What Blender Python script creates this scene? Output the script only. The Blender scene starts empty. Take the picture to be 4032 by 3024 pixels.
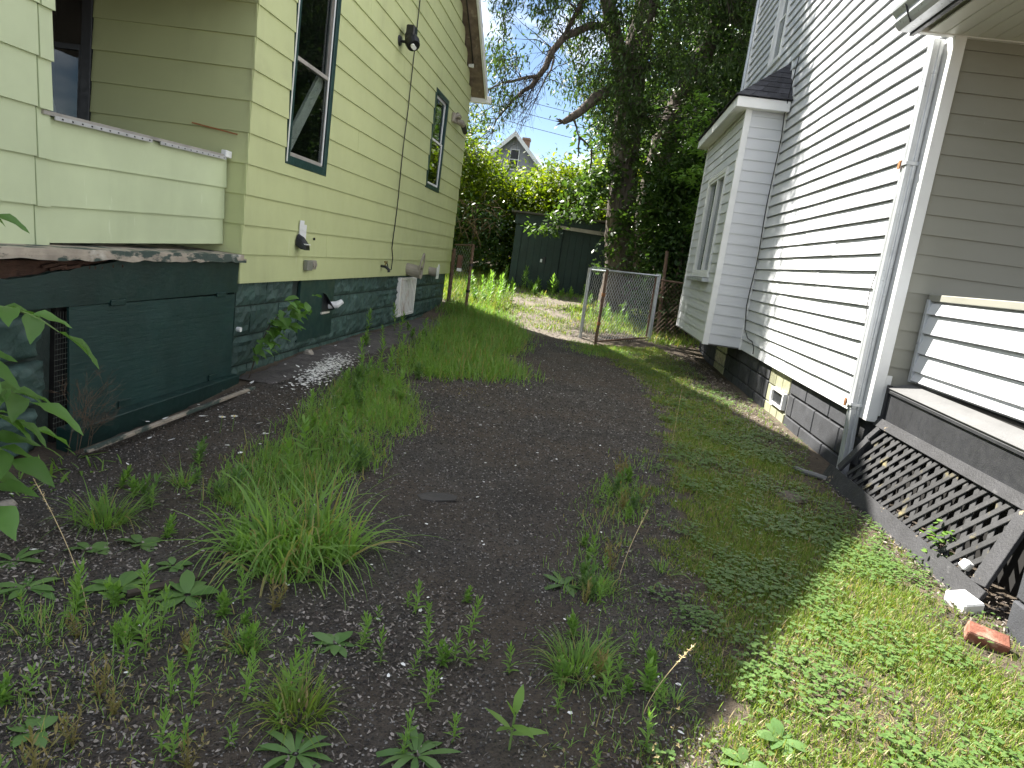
import bpy, bmesh, math, random
import numpy as np
from mathutils import Vector, Matrix, noise

SC = bpy.context.scene
COL = SC.collection
rnd = random.Random(11)
rng = np.random.default_rng(11)
PI = math.pi

# ------------------------------------------------------------------ camera
cam = bpy.data.cameras.new('camera')
cam.sensor_fit = 'HORIZONTAL'
cam.angle = 2 * math.atan(2016 / 2797)
cam.clip_start = 0.05
cam.clip_end = 2000
CAM = bpy.data.objects.new('camera', cam)
COL.objects.link(CAM)
_r = Vector((.98425, .11043, .13807)); _d = Vector((.15491, -.16231, -.9745)); _f = Vector((-.0852, .98054, -.17686))
CAM.matrix_world = Matrix(((_r.x, -_d.x, -_f.x, 0), (_r.y, -_d.y, -_f.y, 0), (_r.z, -_d.z, -_f.z, 1.45), (0, 0, 0, 1)))
SC.camera = CAM

# ------------------------------------------------------------------ sky and sun
SUNDIR = Vector((-.687, .558, 1.0)).normalized()          # towards the sun
ELEV = math.asin(SUNDIR.z)
AZ = math.atan2(SUNDIR.x, SUNDIR.y)
W = bpy.data.worlds.new('World')
SC.world = W
W.use_nodes = True
nt = W.node_tree
nt.nodes.clear()
wo = nt.nodes.new('ShaderNodeOutputWorld')
bg = nt.nodes.new('ShaderNodeBackground')
sky = nt.nodes.new('ShaderNodeTexSky')
sky.sky_type = 'NISHITA'
sky.sun_disc = False
sky.sun_elevation = ELEV
sky.sun_rotation = AZ
sky.air_density = 0.85
sky.ozone_density = 1.6
sky.dust_density = 0.15
bg.inputs['Strength'].default_value = 0.048
# soft broken cloud over the whole sky
tc = nt.nodes.new('ShaderNodeTexCoord')
mp = nt.nodes.new('ShaderNodeMapping')
mp.inputs['Scale'].default_value = (1.0, 1.0, 2.2)
mp.inputs['Location'].default_value = (.35, .1, .45)
cn = nt.nodes.new('ShaderNodeTexNoise')
cn.inputs['Scale'].default_value = 3.2
cn.inputs['Detail'].default_value = 9
cn.inputs['Roughness'].default_value = .56
cr = nt.nodes.new('ShaderNodeMapRange')
cr.inputs[1].default_value = .44
cr.inputs[2].default_value = .64
cm = nt.nodes.new('ShaderNodeMixRGB')
cm.inputs[2].default_value = (15.0, 15.1, 15.3, 1)
nt.links.new(tc.outputs['Generated'], mp.inputs[0])
nt.links.new(mp.outputs[0], cn.inputs['Vector'])
nt.links.new(cn.outputs[0], cr.inputs[0])
nt.links.new(cr.outputs[0], cm.inputs[0])
nt.links.new(sky.outputs[0], cm.inputs[1])
nt.links.new(cm.outputs[0], bg.inputs['Color'])
nt.links.new(bg.outputs[0], wo.inputs[0])

sun = bpy.data.lights.new('sun', 'SUN')
sun.energy = 5.0
sun.angle = math.radians(.53)
sun.color = (1.0, .955, .88)
SUN = bpy.data.objects.new('sun', sun)
COL.objects.link(SUN)
SUN.location = SUNDIR * 60
SUN.rotation_euler = (-SUNDIR).to_track_quat('-Z', 'Y').to_euler()

SC.view_settings.view_transform = 'Standard'
SC.view_settings.look = 'None'
SC.view_settings.exposure = 1.98
SC.view_settings.gamma = 1.0
SC.view_settings.use_curve_mapping = False
SC.cycles.max_bounces = 10
SC.cycles.diffuse_bounces = 5
SC.cycles.transparent_max_bounces = 12
SC.cycles.transmission_bounces = 6
SC.cycles.caustics_reflective = False
SC.cycles.caustics_refractive = False
SC.cycles.use_denoising = True
SC.cycles.sample_clamp_indirect = 6

# ------------------------------------------------------------------ materials
def new_mat(name):
    m = bpy.data.materials.new(name)
    m.use_nodes = True
    t = m.node_tree
    b = t.nodes['Principled BSDF']
    return m, t, b

def vmul(t, sock, s):
    v = t.nodes.new('ShaderNodeVectorMath'); v.operation = 'MULTIPLY'
    t.links.new(sock, v.inputs[0]); v.inputs[1].default_value = s
    return v.outputs[0]

def noise_f(t, vec, scale, detail=5, rough=.55):
    n = t.nodes.new('ShaderNodeTexNoise')
    n.inputs['Scale'].default_value = scale
    n.inputs['Detail'].default_value = detail
    n.inputs['Roughness'].default_value = rough
    t.links.new(vec, n.inputs['Vector'])
    return n.outputs[0]

def rng_map(t, sock, lo, hi, a=0., b=1.):
    r = t.nodes.new('ShaderNodeMapRange')
    r.inputs[1].default_value = lo; r.inputs[2].default_value = hi
    r.inputs[3].default_value = a; r.inputs[4].default_value = b
    t.links.new(sock, r.inputs[0])
    return r.outputs[0]

def mix_c(t, fac, c1, c2):
    m = t.nodes.new('ShaderNodeMixRGB')
    for i, c in ((0, fac), (1, c1), (2, c2)):
        if isinstance(c, (int, float)): m.inputs[i].default_value = c
        elif isinstance(c, (tuple, list)): m.inputs[i].default_value = (*c[:3], 1)
        else: t.links.new(c, m.inputs[i])
    return m.outputs[0]

def sc3(c, k): return tuple(min(1., v * k) for v in c)

def pmat(name, base, var=.14, scale=2.5, rough=.6, bump=.15, bscale=70., layers=(), objvar=.05, spec=.4,
         metallic=0., local=False, dist=.01, bstretch=(1, 1, 1), rvar=.1):
    m, t, b = new_mat(name)
    if local:
        vec = t.nodes.new('ShaderNodeTexCoord').outputs['Object']
    else:
        vec = t.nodes.new('ShaderNodeNewGeometry').outputs['Position']
    f1 = rng_map(t, noise_f(t, vec, scale), .3, .7)
    col = mix_c(t, f1, sc3(base, 1 - var), sc3(base, 1 + var))
    for (c, s3, lo, hi, amt) in layers:
        f = rng_map(t, noise_f(t, vmul(t, vec, s3), 1.0, 6, .6), lo, hi, 0, amt)
        col = mix_c(t, f, col, c)
    if objvar:
        oi = t.nodes.new('ShaderNodeObjectInfo')
        k = rng_map(t, oi.outputs['Random'], 0, 1, 1 - objvar, 1 + objvar)
        v = t.nodes.new('ShaderNodeVectorMath'); v.operation = 'SCALE'
        t.links.new(col, v.inputs[0]); t.links.new(k, v.inputs['Scale'])
        col = v.outputs[0]
    t.links.new(col, b.inputs['Base Color'])
    rr = rng_map(t, noise_f(t, vec, scale * 5), .3, .7, max(.02, rough - rvar), min(1, rough + rvar))
    t.links.new(rr, b.inputs['Roughness'])
    b.inputs['Specular IOR Level'].default_value = spec
    b.inputs['Metallic'].default_value = metallic
    if bump:
        bn = t.nodes.new('ShaderNodeBump')
        bn.inputs['Strength'].default_value = bump
        bn.inputs['Distance'].default_value = dist
        t.links.new(noise_f(t, vmul(t, vec, bstretch), bscale, 6, .6), bn.inputs['Height'])
        t.links.new(bn.outputs[0], b.inputs['Normal'])
    return m

def leafmat(name, ca, cb, cc=None, trans=.4, rough=.5, objvar=.1, tcol=None):
    m, t, b = new_mat(name)
    g = t.nodes.new('ShaderNodeNewGeometry')
    r = g.outputs['Random Per Island']
    col = mix_c(t, rng_map(t, r, 0, 1), ca, cb)
    if cc:
        col = mix_c(t, rng_map(t, r, .86, .9), col, cc)
    oi = t.nodes.new('ShaderNodeObjectInfo')
    k = rng_map(t, oi.outputs['Random'], 0, 1, 1 - objvar, 1 + objvar)
    v = t.nodes.new('ShaderNodeVectorMath'); v.operation = 'SCALE'
    t.links.new(col, v.inputs[0]); t.links.new(k, v.inputs['Scale'])
    col = v.outputs[0]
    t.links.new(col, b.inputs['Base Color'])
    b.inputs['Roughness'].default_value = rough
    b.inputs['Specular IOR Level'].default_value = .35
    tr = t.nodes.new('ShaderNodeBsdfTranslucent')
    tv = t.nodes.new('ShaderNodeVectorMath'); tv.operation = 'MULTIPLY'
    t.links.new(col, tv.inputs[0]); tv.inputs[1].default_value = tcol or (1.5, 1.6, .7)
    t.links.new(tv.outputs[0], tr.inputs['Color'])
    ms = t.nodes.new('ShaderNodeMixShader'); ms.inputs[0].default_value = trans
    t.links.new(b.outputs[0], ms.inputs[1]); t.links.new(tr.outputs[0], ms.inputs[2])
    t.links.new(ms.outputs[0], t.nodes['Material Output'].inputs[0])
    return m

def glassmat(name, tint=(.75, .8, .8)):
    m, t, b = new_mat(name)
    t.nodes.remove(b)
    tr = t.nodes.new('ShaderNodeBsdfTransparent'); tr.inputs[0].default_value = (*tint, 1)
    gl = t.nodes.new('ShaderNodeBsdfGlossy'); gl.inputs['Roughness'].default_value = .02
    lw = t.nodes.new('ShaderNodeLayerWeight'); lw.inputs[0].default_value = .5
    pw = t.nodes.new('ShaderNodeMath'); pw.operation = 'POWER'; pw.inputs[1].default_value = 3.5
    t.links.new(lw.outputs['Facing'], pw.inputs[0])
    fr = t.nodes.new('ShaderNodeMapRange'); fr.inputs[3].default_value = .045; fr.inputs[4].default_value = .75
    t.links.new(pw.outputs[0], fr.inputs[0])
    ms = t.nodes.new('ShaderNodeMixShader')
    t.links.new(fr.outputs[0], ms.inputs[0]); t.links.new(tr.outputs[0], ms.inputs[1]); t.links.new(gl.outputs[0], ms.inputs[2])
    t.links.new(ms.outputs[0], t.nodes['Material Output'].inputs[0])
    return m

M = {}
GRIME = (.20, .19, .12)
M['siding_green'] = pmat('siding_green', (.50, .535, .275), .06, 1.2, .55, .12, 140, objvar=.03, dist=.004, layers=[
    ((.34, .345, .19), (2.2, 2.2, .5), .55, .78, .35),          # rain streaks
    ((.68, .69, .50), (9, 9, 1.2), .68, .74, .4),             # pale scuffs
    (GRIME, (.9, .9, 1.6), .62, .85, .35)])
M['siding_skylit'] = pmat('siding_skylit', (.50, .56, .35), .07, 2, .55, .15, 160, objvar=.03, dist=.004, layers=[  # same green siding, with the cool sky light mixed into its colour
    ((.70, .75, .58), (14, 14, 2.2), .64, .70, .5),
    ((.34, .39, .23), (2.2, 2.2, .6), .55, .8, .35)])
M['green_paint'] = pmat('green_paint', (.010, .031, .028), .25, 3, .42, .25, 40, objvar=.05, dist=.006, bstretch=(1, .35, 1.6), layers=[
    ((.03, .05, .012), (1.2, 1.2, 2.5), .62, .8, .5), ((.05, .075, .066), (12, 4, 12), .70, .76, .5)])
M['green_ply'] = pmat('green_ply', (.013, .039, .036), .22, 2, .45, .5, 26, objvar=0, dist=.006, bstretch=(1, .12, 1.6), layers=[
    ((.045, .055, .012), (.8, .8, 1.6), .60, .8, .55), ((.06, .08, .07), (30, 6, 30), .72, .76, .6)])
M['green_trim'] = pmat('green_trim', (.012, .04, .038), .2, 5, .4, .2, 50, objvar=.05, layers=[
    ((.55, .52, .45), (16, 16, 9), .72, .76, .8)])
M['green_block'] = pmat('green_block', (.036, .072, .062), .3, 6, .65, .6, 28, objvar=.12, dist=.012, layers=[
    ((.085, .14, .125), (5, 5, 5), .50, .72, .65), ((.012, .018, .018), (3, 3, 4), .58, .78, .6),
    ((.34, .27, .19), (7, 7, 9), .76, .79, .7)])
M['mortar_green'] = pmat('mortar_green', (.022, .036, .031), .3, 8, .8, .5, 40, objvar=0)
M['white_vinyl'] = pmat('white_vinyl', (.62, .63, .65), .03, 1.5, .42, .04, 240, objvar=.015, dist=.002, spec=.45, layers=[
    ((.55, .55, .52), (1.2, 1.6, 7), .60, .82, .35), ((.62, .62, .60), (3, 8, 14), .62, .8, .25)])
M['shaded_vinyl'] = pmat('shaded_vinyl', (.27, .265, .225), .05, 1.2, .5, .05, 240, objvar=.02, dist=.002, layers=[  # dirty white vinyl, darkened so that porch shade sits in its colour
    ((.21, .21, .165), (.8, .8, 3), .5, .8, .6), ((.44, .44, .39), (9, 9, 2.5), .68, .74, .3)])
M['white_paint'] = pmat('white_paint', (.76, .76, .75), .05, 3, .45, .06, 120, objvar=.03, layers=[((.5, .48, .42), (4, 4, 3), .64, .84, .4)])
M['grey_metal'] = pmat('grey_metal', (.50, .52, .54), .1, 6, .35, .05, 60, metallic=.35, objvar=.04, layers=[((.28, .28, .26), (6, 6, 2), .58, .8, .5), ((.25, .27, .1), (10, 10, 3), .64, .8, .3)])
M['galvanised'] = pmat('galvanised', (.52, .54, .56), .15, 18, .4, .1, 60, metallic=.75, objvar=.08, layers=[((.30, .22, .16), (9, 9, 5), .62, .75, .5)])
M['rusty_pipe'] = pmat('rusty_pipe', (.16, .10, .07), .3, 14, .75, .3, 60, metallic=.2, objvar=.1, layers=[((.30, .28, .26), (9, 9, 4), .58, .7, .6)])
M['block_grey'] = pmat('block_grey', (.045, .047, .053), .25, 5, .85, .55, 110, objvar=.14, dist=.006, layers=[
    ((.16, .155, .15), (9, 9, 9), .66, .74, .6), ((.02, .02, .022), (4, 4, 5), .6, .78, .5)])
M['mortar_grey'] = pmat('mortar_grey', (.032, .033, .036), .3, 9, .9, .6, 70, objvar=0)
M['black_paint'] = pmat('black_paint', (.026, .027, .030), .22, 3, .6, .25, 120, objvar=.08, layers=[((.055, .055, .058), (4, 2, 4), .56, .75, .5), ((.12, .115, .11), (30, 20, 30), .72, .75, .5)])
M['grey_ledge'] = pmat('grey_ledge', (.15, .15, .15), .12, 3, .6, .2, 60, objvar=.04, layers=[((.12, .12, .12), (6, 2, 6), .58, .74, .6)])
M['lattice_wood'] = pmat('lattice_wood', (.030, .030, .031), .3, 6, .75, .5, 60, objvar=.28, dist=.006, bstretch=(1, 1, 1), layers=[
    ((.26, .215, .085), (7, 7, 9), .60, .74, .7), ((.12, .115, .105), (22, 22, 8), .62, .74, .55)])
M['lattice_frame'] = pmat('lattice_frame', (.030, .030, .033), .25, 6, .65, .4, 60, objvar=.1, layers=[
    ((.30, .24, .15), (9, 7, 12), .66, .69, .85), ((.11, .11, .11), (16, 9, 16), .64, .72, .5)])
M['old_wood'] = pmat('old_wood', (.36, .31, .25), .25, 7, .85, .5, 34, objvar=.1, bstretch=(1, .18, 1), dist=.008, layers=[
    ((.02, .05, .044), (8, 3, 8), .50, .55, .9), ((.6, .58, .52), (5, 3, 5), .6, .68, .7)])
M['rotten_wood'] = pmat('rotten_wood', (.055, .028, .018), .4, 14, .95, .8, 40, objvar=.2, dist=.02, bstretch=(1, .3, 1))
M['grey_board'] = pmat('grey_board', (.30, .28, .25), .2, 5, .85, .4, 40, objvar=.08, bstretch=(1, .2, 1), layers=[((.5, .48, .44), (9, 4, 9), .62, .7, .5)])
M['plank_white'] = pmat('plank_white', (.60, .56, .49), .12, 5, .75, .3, 40, objvar=0)
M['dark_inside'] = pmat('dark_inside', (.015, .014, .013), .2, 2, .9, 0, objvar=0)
M['dark_frame'] = pmat('dark_frame', (.018, .02, .024), .2, 6, .4, .1, 60, objvar=.1)
M['black_plastic'] = pmat('black_plastic', (.012, .012, .013), .2, 8, .35, .1, 60, objvar=.1)
M['beige_plastic'] = pmat('beige_plastic', (.30, .27, .225), .12, 8, .5, .1, 60, objvar=.1, layers=[((.22, .17, .11), (14, 14, 5), .58, .74, .6)])
M['grey_box'] = pmat('grey_box', (.20, .20, .17), .12, 8, .5, .1, 60, objvar=.1)
M['rust'] = pmat('rust', (.30, .13, .05), .3, 16, .85, .3, 50, objvar=.15)
M['grille_white'] = pmat('grille_white', (.70, .69, .66), .06, 8, .5, .1, 60, objvar=.05, layers=[((.34, .17, .08), (6, 5, 3.4), .56, .72, .6)])
M['brass'] = pmat('brass', (.35, .25, .10), .2, 20, .4, .1, 60, metallic=.8)
M['lamp_glass'] = pmat('lamp_glass', (.75, .75, .72), .05, 8, .15, 0, objvar=0)
M['glass'] = glassmat('glass')
M['glass_block'] = pmat('glass_block', (.40, .40, .27), .15, 7, .18, .4, 22, objvar=.08, dist=.02, bstretch=(1, 2.2, .3), layers=[((.62, .62, .5), (10, 10, 4), .6, .75, .5)])
M['soffit'] = pmat('soffit', (.70, .70, .64), .04, 2, .5, .05, 100, objvar=.03)
M['shingle'] = pmat('shingle', (.045, .045, .052), .3, 10, .9, .6, 220, objvar=.28, dist=.006)
M['roof_dark'] = pmat('roof_dark', (.07, .065, .06), .25, 6, .9, .5, 90, objvar=.1)
M['soffit_old'] = pmat('soffit_old', (.17, .13, .10), .35, 7, .85, .4, 40, objvar=.1, layers=[((.42, .38, .3), (8, 5, 8), .58, .7, .6)])
M['asphalt'] = pmat('asphalt', (.066, .057, .048), .3, 2.0, .92, 1.0, 95, objvar=0, dist=.014, layers=[
    ((.018, .017, .016), (75, 75, 75), .52, .62, .85), ((.21, .20, .185), (60, 60, 60), .63, .69, .75),
    ((.078, .058, .040), (.7, .7, .7), .42, .62, .85), ((.105, .080, .054), (26, 26, 26), .60, .70, .55),
    ((.30, .29, .27), (38, 38, 38), .74, .76, .8)])
M['soil'] = pmat('soil', (.088, .068, .048), .3, 1.6, .95, .9, 60, objvar=0, dist=.02, layers=[
    ((.05, .040, .033), (22, 22, 22), .52, .68, .7), ((.19, .145, .09), (12, 12, 12), .60, .72, .6),
    ((.13, .10, .062), (1.0, 1.0, 1.0), .5, .7, .5), ((.04, .06, .015), (3, 3, 3), .6, .75, .5)])
M['dust'] = pmat('dust', (.105, .095, .092), .3, 5, .95, .8, 90, objvar=0, dist=.02, layers=[((.05, .045, .042), (25, 25, 25), .52, .68, .7), ((.18, .165, .15), (14, 14, 14), .6, .7, .6)])
M['path_dirt'] = pmat('path_dirt', (.15, .127, .10), .25, 2.5, .95, .8, 60, objvar=0, dist=.02, layers=[((.10, .075, .055), (14, 14, 14), .55, .7, .7), ((.13, .12, .04), (4, 4, 4), .55, .72, .6)])
M['stone'] = pmat('stone', (.10, .098, .095), .4, 60, .9, .5, 200, objvar=0)
m_, t_, b_ = new_mat('pebble')
_g = t_.nodes.new('ShaderNodeNewGeometry')
_p = t_.nodes.new('ShaderNodeMath'); _p.operation = 'POWER'; _p.inputs[1].default_value = 5.0
t_.links.new(_g.outputs['Random Per Island'], _p.inputs[0])
t_.links.new(mix_c(t_, _p.outputs[0], (.028, .024, .020), (.27, .255, .235)), b_.inputs['Base Color'])
b_.inputs['Roughness'].default_value = .9
M['pebble'] = m_
m_, t_, b_ = new_mat('litter')
_g = t_.nodes.new('ShaderNodeNewGeometry')
_p = t_.nodes.new('ShaderNodeMath'); _p.operation = 'POWER'; _p.inputs[1].default_value = 1.7
t_.links.new(_g.outputs['Random Per Island'], _p.inputs[0])
t_.links.new(mix_c(t_, _p.outputs[0], (.045, .032, .025), (.36, .32, .28)), b_.inputs['Base Color'])
b_.inputs['Roughness'].default_value = .9
M['litter'] = m_
M['chip_white'] = pmat('chip_white', (.78, .77, .74), .1, 60, .8, .1, 60, objvar=.05)
M['bark'] = pmat('bark', (.135, .110, .090), .35, 5, .95, .9, 22, objvar=.1, dist=.03, bstretch=(1, 1, .12), layers=[((.04, .032, .026), (26, 26, 2.6), .5, .62, .8), ((.2, .19, .16), (5, 5, 2), .62, .76, .5)])
M['twig'] = pmat('twig', (.055, .042, .032), .3, 12, .9, .3, 40, objvar=.1)
M['dry_twig'] = pmat('dry_twig', (.13, .085, .055), .3, 14, .9, .2, 60, objvar=.2)
M['stem_green'] = pmat('stem_green', (.12, .19, .05), .2, 20, .6, .1, 60, objvar=.15)
M['straw'] = pmat('straw', (.48, .38, .20), .2, 20, .8, .1, 60, objvar=.15)
M['grass'] = leafmat('grass', (.145, .265, .062), (.24, .38, .095), (.34, .29, .12), .46)
M['grass_lawn'] = leafmat('grass_lawn', (.12, .195, .030), (.215, .29, .050), (.34, .27, .12), .34)
M['grass_dry'] = leafmat('grass_dry', (.26, .21, .10), (.36, .29, .15), None, .25)
M['clover'] = leafmat('clover', (.085, .165, .040), (.145, .235, .062), None, .3)
M['weed'] = leafmat('weed', (.125, .24, .048), (.21, .345, .075), None, .42)
M['weed_dark'] = leafmat('weed_dark', (.085, .170, .050), (.13, .225, .060), None, .3)
M['weed_tan'] = leafmat('weed_tan', (.17, .16, .05), (.26, .20, .08), None, .3)
M['rosette'] = leafmat('rosette', (.090, .180, .050), (.14, .235, .075), None, .3, .42)
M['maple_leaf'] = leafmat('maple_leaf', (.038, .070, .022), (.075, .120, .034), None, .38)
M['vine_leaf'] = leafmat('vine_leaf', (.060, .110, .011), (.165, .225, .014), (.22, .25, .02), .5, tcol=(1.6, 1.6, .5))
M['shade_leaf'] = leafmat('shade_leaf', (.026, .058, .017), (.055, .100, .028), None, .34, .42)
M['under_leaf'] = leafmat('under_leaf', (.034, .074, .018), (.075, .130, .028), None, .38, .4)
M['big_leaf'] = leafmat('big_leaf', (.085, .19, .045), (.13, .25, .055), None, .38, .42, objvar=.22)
M['petal'] = pmat('petal', (.80, .80, .76), .05, 20, .7, 0, objvar=.03)
M['yellow'] = pmat('yellow', (.65, .45, .03), .1, 20, .7, 0, objvar=.05)
M['brick'] = pmat('brick', (.22, .085, .055), .35, 14, .9, .5, 70, objvar=0, dist=.008, layers=[((.36, .27, .20), (14, 14, 14), .52, .66, .75), ((.12, .06, .04), (12, 12, 12), .62, .74, .6)])
M['shed_paint'] = pmat('shed_paint', (.008, .024, .024), .3, 3, .6, .3, 40, objvar=.12, bstretch=(1, 1, .15))
M['grey_siding'] = pmat('grey_siding', (.30, .30, .33), .06, 2, .7, .1, 20, objvar=.03)
M['chimney_brick'] = pmat('chimney_brick', (.34, .22, .15), .2, 8, .9, .2, 20, objvar=0)
M['mesh_wire'] = pmat('mesh_wire', (.05, .055, .045), .3, 20, .7, 0, objvar=0)
M['strip_white'] = pmat('strip_white', (.42, .42, .41), .15, 12, .6, .1, 60, objvar=0, layers=[((.15, .15, .14), (12, 12, 12), .6, .7, .6)])
M['wire'] = pmat('wire', (.015, .015, .015), .1, 8, .6, 0, objvar=0)
M['wire_grey'] = pmat('wire_grey', (.16, .16, .155), .1, 8, .6, 0, objvar=0)
M['sign_brown'] = pmat('sign_brown', (.12, .06, .04), .3, 9, .7, .1, 60)
M['terracotta'] = pmat('dry_red', (.20, .10, .06), .3, 30, .9, .3, 60)

# ------------------------------------------------------------------ mesh helpers
def mesh_np(name, V, F, mat, smooth=False):
    """V (n,3); F list of equal-length index arrays or list of arrays with the same width."""
    me = bpy.data.meshes.new(name)
    V = np.asarray(V, dtype=np.float32).reshape(-1, 3)
    if not isinstance(F, list): F = [F]
    F = [np.asarray(f, dtype=np.int32) for f in F if len(f)]
    idx = np.concatenate([f.ravel() for f in F])
    tot = np.concatenate([np.full(len(f), f.shape[1], dtype=np.int32) for f in F])
    start = np.concatenate([[0], np.cumsum(tot)[:-1]]).astype(np.int32)
    me.vertices.add(len(V)); me.vertices.foreach_set('co', V.ravel())
    me.loops.add(len(idx)); me.loops.foreach_set('vertex_index', idx)
    me.polygons.add(len(tot)); me.polygons.foreach_set('loop_start', start); me.polygons.foreach_set('loop_total', tot)
    if smooth: me.polygons.foreach_set('use_smooth', np.ones(len(tot), dtype=bool))
    me.update(calc_edges=True)
    if mat: me.materials.append(M[mat])
    return me

def link(name, me, parent=None, ploc=None):
    o = bpy.data.objects.new(name, me)
    COL.objects.link(o)
    if parent:
        o.parent = parent
        p = parent
        while p.parent: p = p.parent
        if parent is p:
            o.matrix_parent_inverse = Matrix.Translation(-Vector(p.location))
    return o

def L(o, label, cat=None, group=None, kind=None):
    if label: o['label'] = label
    if cat: o['category'] = cat
    if group: o['group'] = group
    if kind: o['kind'] = kind
    return o

def thing(name, label, cat, loc=(0, 0, 0), group=None):
    o = bpy.data.objects.new(name, None)
    o.empty_display_size = .2
    COL.objects.link(o); o.location = loc
    return L(o, label, cat, group)

class G:
    def __init__(s): s.v = []; s.f = []
    def add(s, v, f):
        n = len(s.v); s.v += [tuple(p) for p in v]; s.f += [tuple(i + n for i in q) for q in f]; return s
    def box(s, x0, x1, y0, y1, z0, z1):
        return s.add([(x0, y0, z0), (x1, y0, z0), (x1, y1, z0), (x0, y1, z0), (x0, y0, z1), (x1, y0, z1), (x1, y1, z1), (x0, y1, z1)],
                     [(0, 3, 2, 1), (4, 5, 6, 7), (0, 1, 5, 4), (1, 2, 6, 5), (2, 3, 7, 6), (3, 0, 4, 7)])
    def bar(s, a, b, w, t, up=(0, 0, 1)):
        """rectangular bar from a to b, width w across, thickness t along up."""
        a = Vector(a); b = Vector(b); d = (b - a).normalized(); up = Vector(up)
        sd = d.cross(up).normalized(); u = sd.cross(d).normalized()
        v = []
        for p in (a, b):
            for i, j in ((-1, -1), (1, -1), (1, 1), (-1, 1)): v.append(p + sd * (w / 2 * i) + u * (t / 2 * j))
        return s.add(v, [(0, 1, 2, 3), (7, 6, 5, 4), (0, 4, 5, 1), (1, 5, 6, 2), (2, 6, 7, 3), (3, 7, 4, 0)])
    def prism(s, poly, axis, a, b):
        """poly: list of 2D points; extrude along axis 0/1/2 from a to b."""
        n = len(poly)
        def mk(p, q):
            return {0: (q, p[0], p[1]), 1: (p[0], q, p[1]), 2: (p[0], p[1], q)}[axis]
        v = [mk(p, a) for p in poly] + [mk(p, b) for p in poly]
        f = [tuple(range(n)), tuple(range(2 * n - 1, n - 1, -1))] + [(i, i + n, (i + 1) % n + n, (i + 1) % n) for i in range(n)]
        return s.add(v, f)
    def tube(s, pts, rad, n=8, cap=True):
        pts = [Vector(p) for p in pts]
        if isinstance(rad, (int, float)): rad = [rad] * len(pts)
        v = []; f = []
        t = (pts[1] - pts[0]).normalized()
        ref = Vector((0, 0, 1)) if abs(t.z) < .9 else Vector((1, 0, 0))
        u = t.cross(ref).normalized()
        for i, p in enumerate(pts):
            if i == 0: tt = pts[1] - pts[0]
            elif i == len(pts) - 1: tt = pts[-1] - pts[-2]
            else: tt = pts[i + 1] - pts[i - 1]
            tt.normalize()
            u = (u - tt * u.dot(tt)).normalized(); w = tt.cross(u)
            for k in range(n):
                a = 2 * PI * k / n
                v.append(p + (u * math.cos(a) + w * math.sin(a)) * rad[i])
        for i in range(len(pts) - 1):
            for k in range(n):
                k2 = (k + 1) % n
                f.append((i * n + k, i * n + k2, (i + 1) * n + k2, (i + 1) * n + k))
        if cap:
            f.append(tuple(range(n - 1, -1, -1))); f.append(tuple(range((len(pts) - 1) * n, len(pts) * n)))
        return s.add(v, f)
    def mesh(s, name, mat, bevel=0., smooth=False, fix=True):
        me = bpy.data.meshes.new(name)
        me.from_pydata(s.v, [], s.f)
        if bevel or fix:
            bm = bmesh.new(); bm.from_mesh(me)
            bmesh.ops.recalc_face_normals(bm, faces=bm.faces)
            if bevel:
                es = [e for e in bm.edges if len(e.link_faces) == 2 and e.calc_face_angle(0) > .5]
                bmesh.ops.bevel(bm, geom=es, offset=bevel, segments=1, affect='EDGES', profile=.5, clamp_overlap=True)
            bm.to_mesh(me); bm.free()
        if smooth:
            for p in me.polygons: p.use_smooth = True
        if mat: me.materials.append(M[mat])
        return me
    def obj(s, name, mat, parent=None, bevel=0., smooth=False):
        return link(name, s.mesh(name, mat, bevel, smooth), parent)

def sstep(a, b, x):
    t = np.clip((np.asarray(x, float) - a) / (b - a), 0, 1); return t * t * (3 - 2 * t)

def fbm2(x, y, s, seed=0.):
    return noise.fractal(Vector((x * s + seed, y * s - seed, seed * .37)), 1.0, 2.0, 4)

def h(x, y):
    """ground height"""
    x = np.asarray(x, float); y = np.asarray(y, float)
    z = .097 * np.clip(y - 13.7, 0, 7.6) + .05 * np.clip(y - 21.3, 0, 14) + .14 * np.clip(y - 35, 0, 60)
    z = z + .035 * sstep(6.6, 8.5, y) * np.exp(-((x + 3.14) / .38) ** 2)
    z = z - .11 * (1 - sstep(-2.9, -2.0, x)) * (1 - sstep(5.2, 6.9, y))
    z = z + .010 * np.sin(x * 2.1 + .7) * np.sin(y * 1.3 + .4) + .006 * np.sin(x * 5.3 + y * 3.1)
    return z
# ------------------------------------------------------------------ ground
def sheet(name, xs, ys, mat, kind='structure', label=None, dz=0.):
    X, Y = np.meshgrid(xs, ys)
    Z = h(X, Y) + dz
    n, m = X.shape
    V = np.stack([X, Y, Z], -1).reshape(-1, 3)
    i = np.arange(n * m).reshape(n, m)
    F = np.stack([i[:-1, :-1], i[:-1, 1:], i[1:, 1:], i[1:, :-1]], -1).reshape(-1, 4)
    o = link(name, mesh_np(name, V, F, mat, True))
    return L(o, label, None, None, kind)

xs = np.concatenate([[-260, -150, -80, -40, -20, -12, -8], np.arange(-6, 6.01, .1), [8, 12, 20, 40, 80, 150, 260]])
ys = np.concatenate([[-60, -20, -8, -3], np.arange(-1, 24.01, .1), np.arange(25, 60, 2.5), [80, 120, 200, 400]])
sheet('ground', xs, ys, 'soil', label='brown soil ground between and around the two houses')

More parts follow.
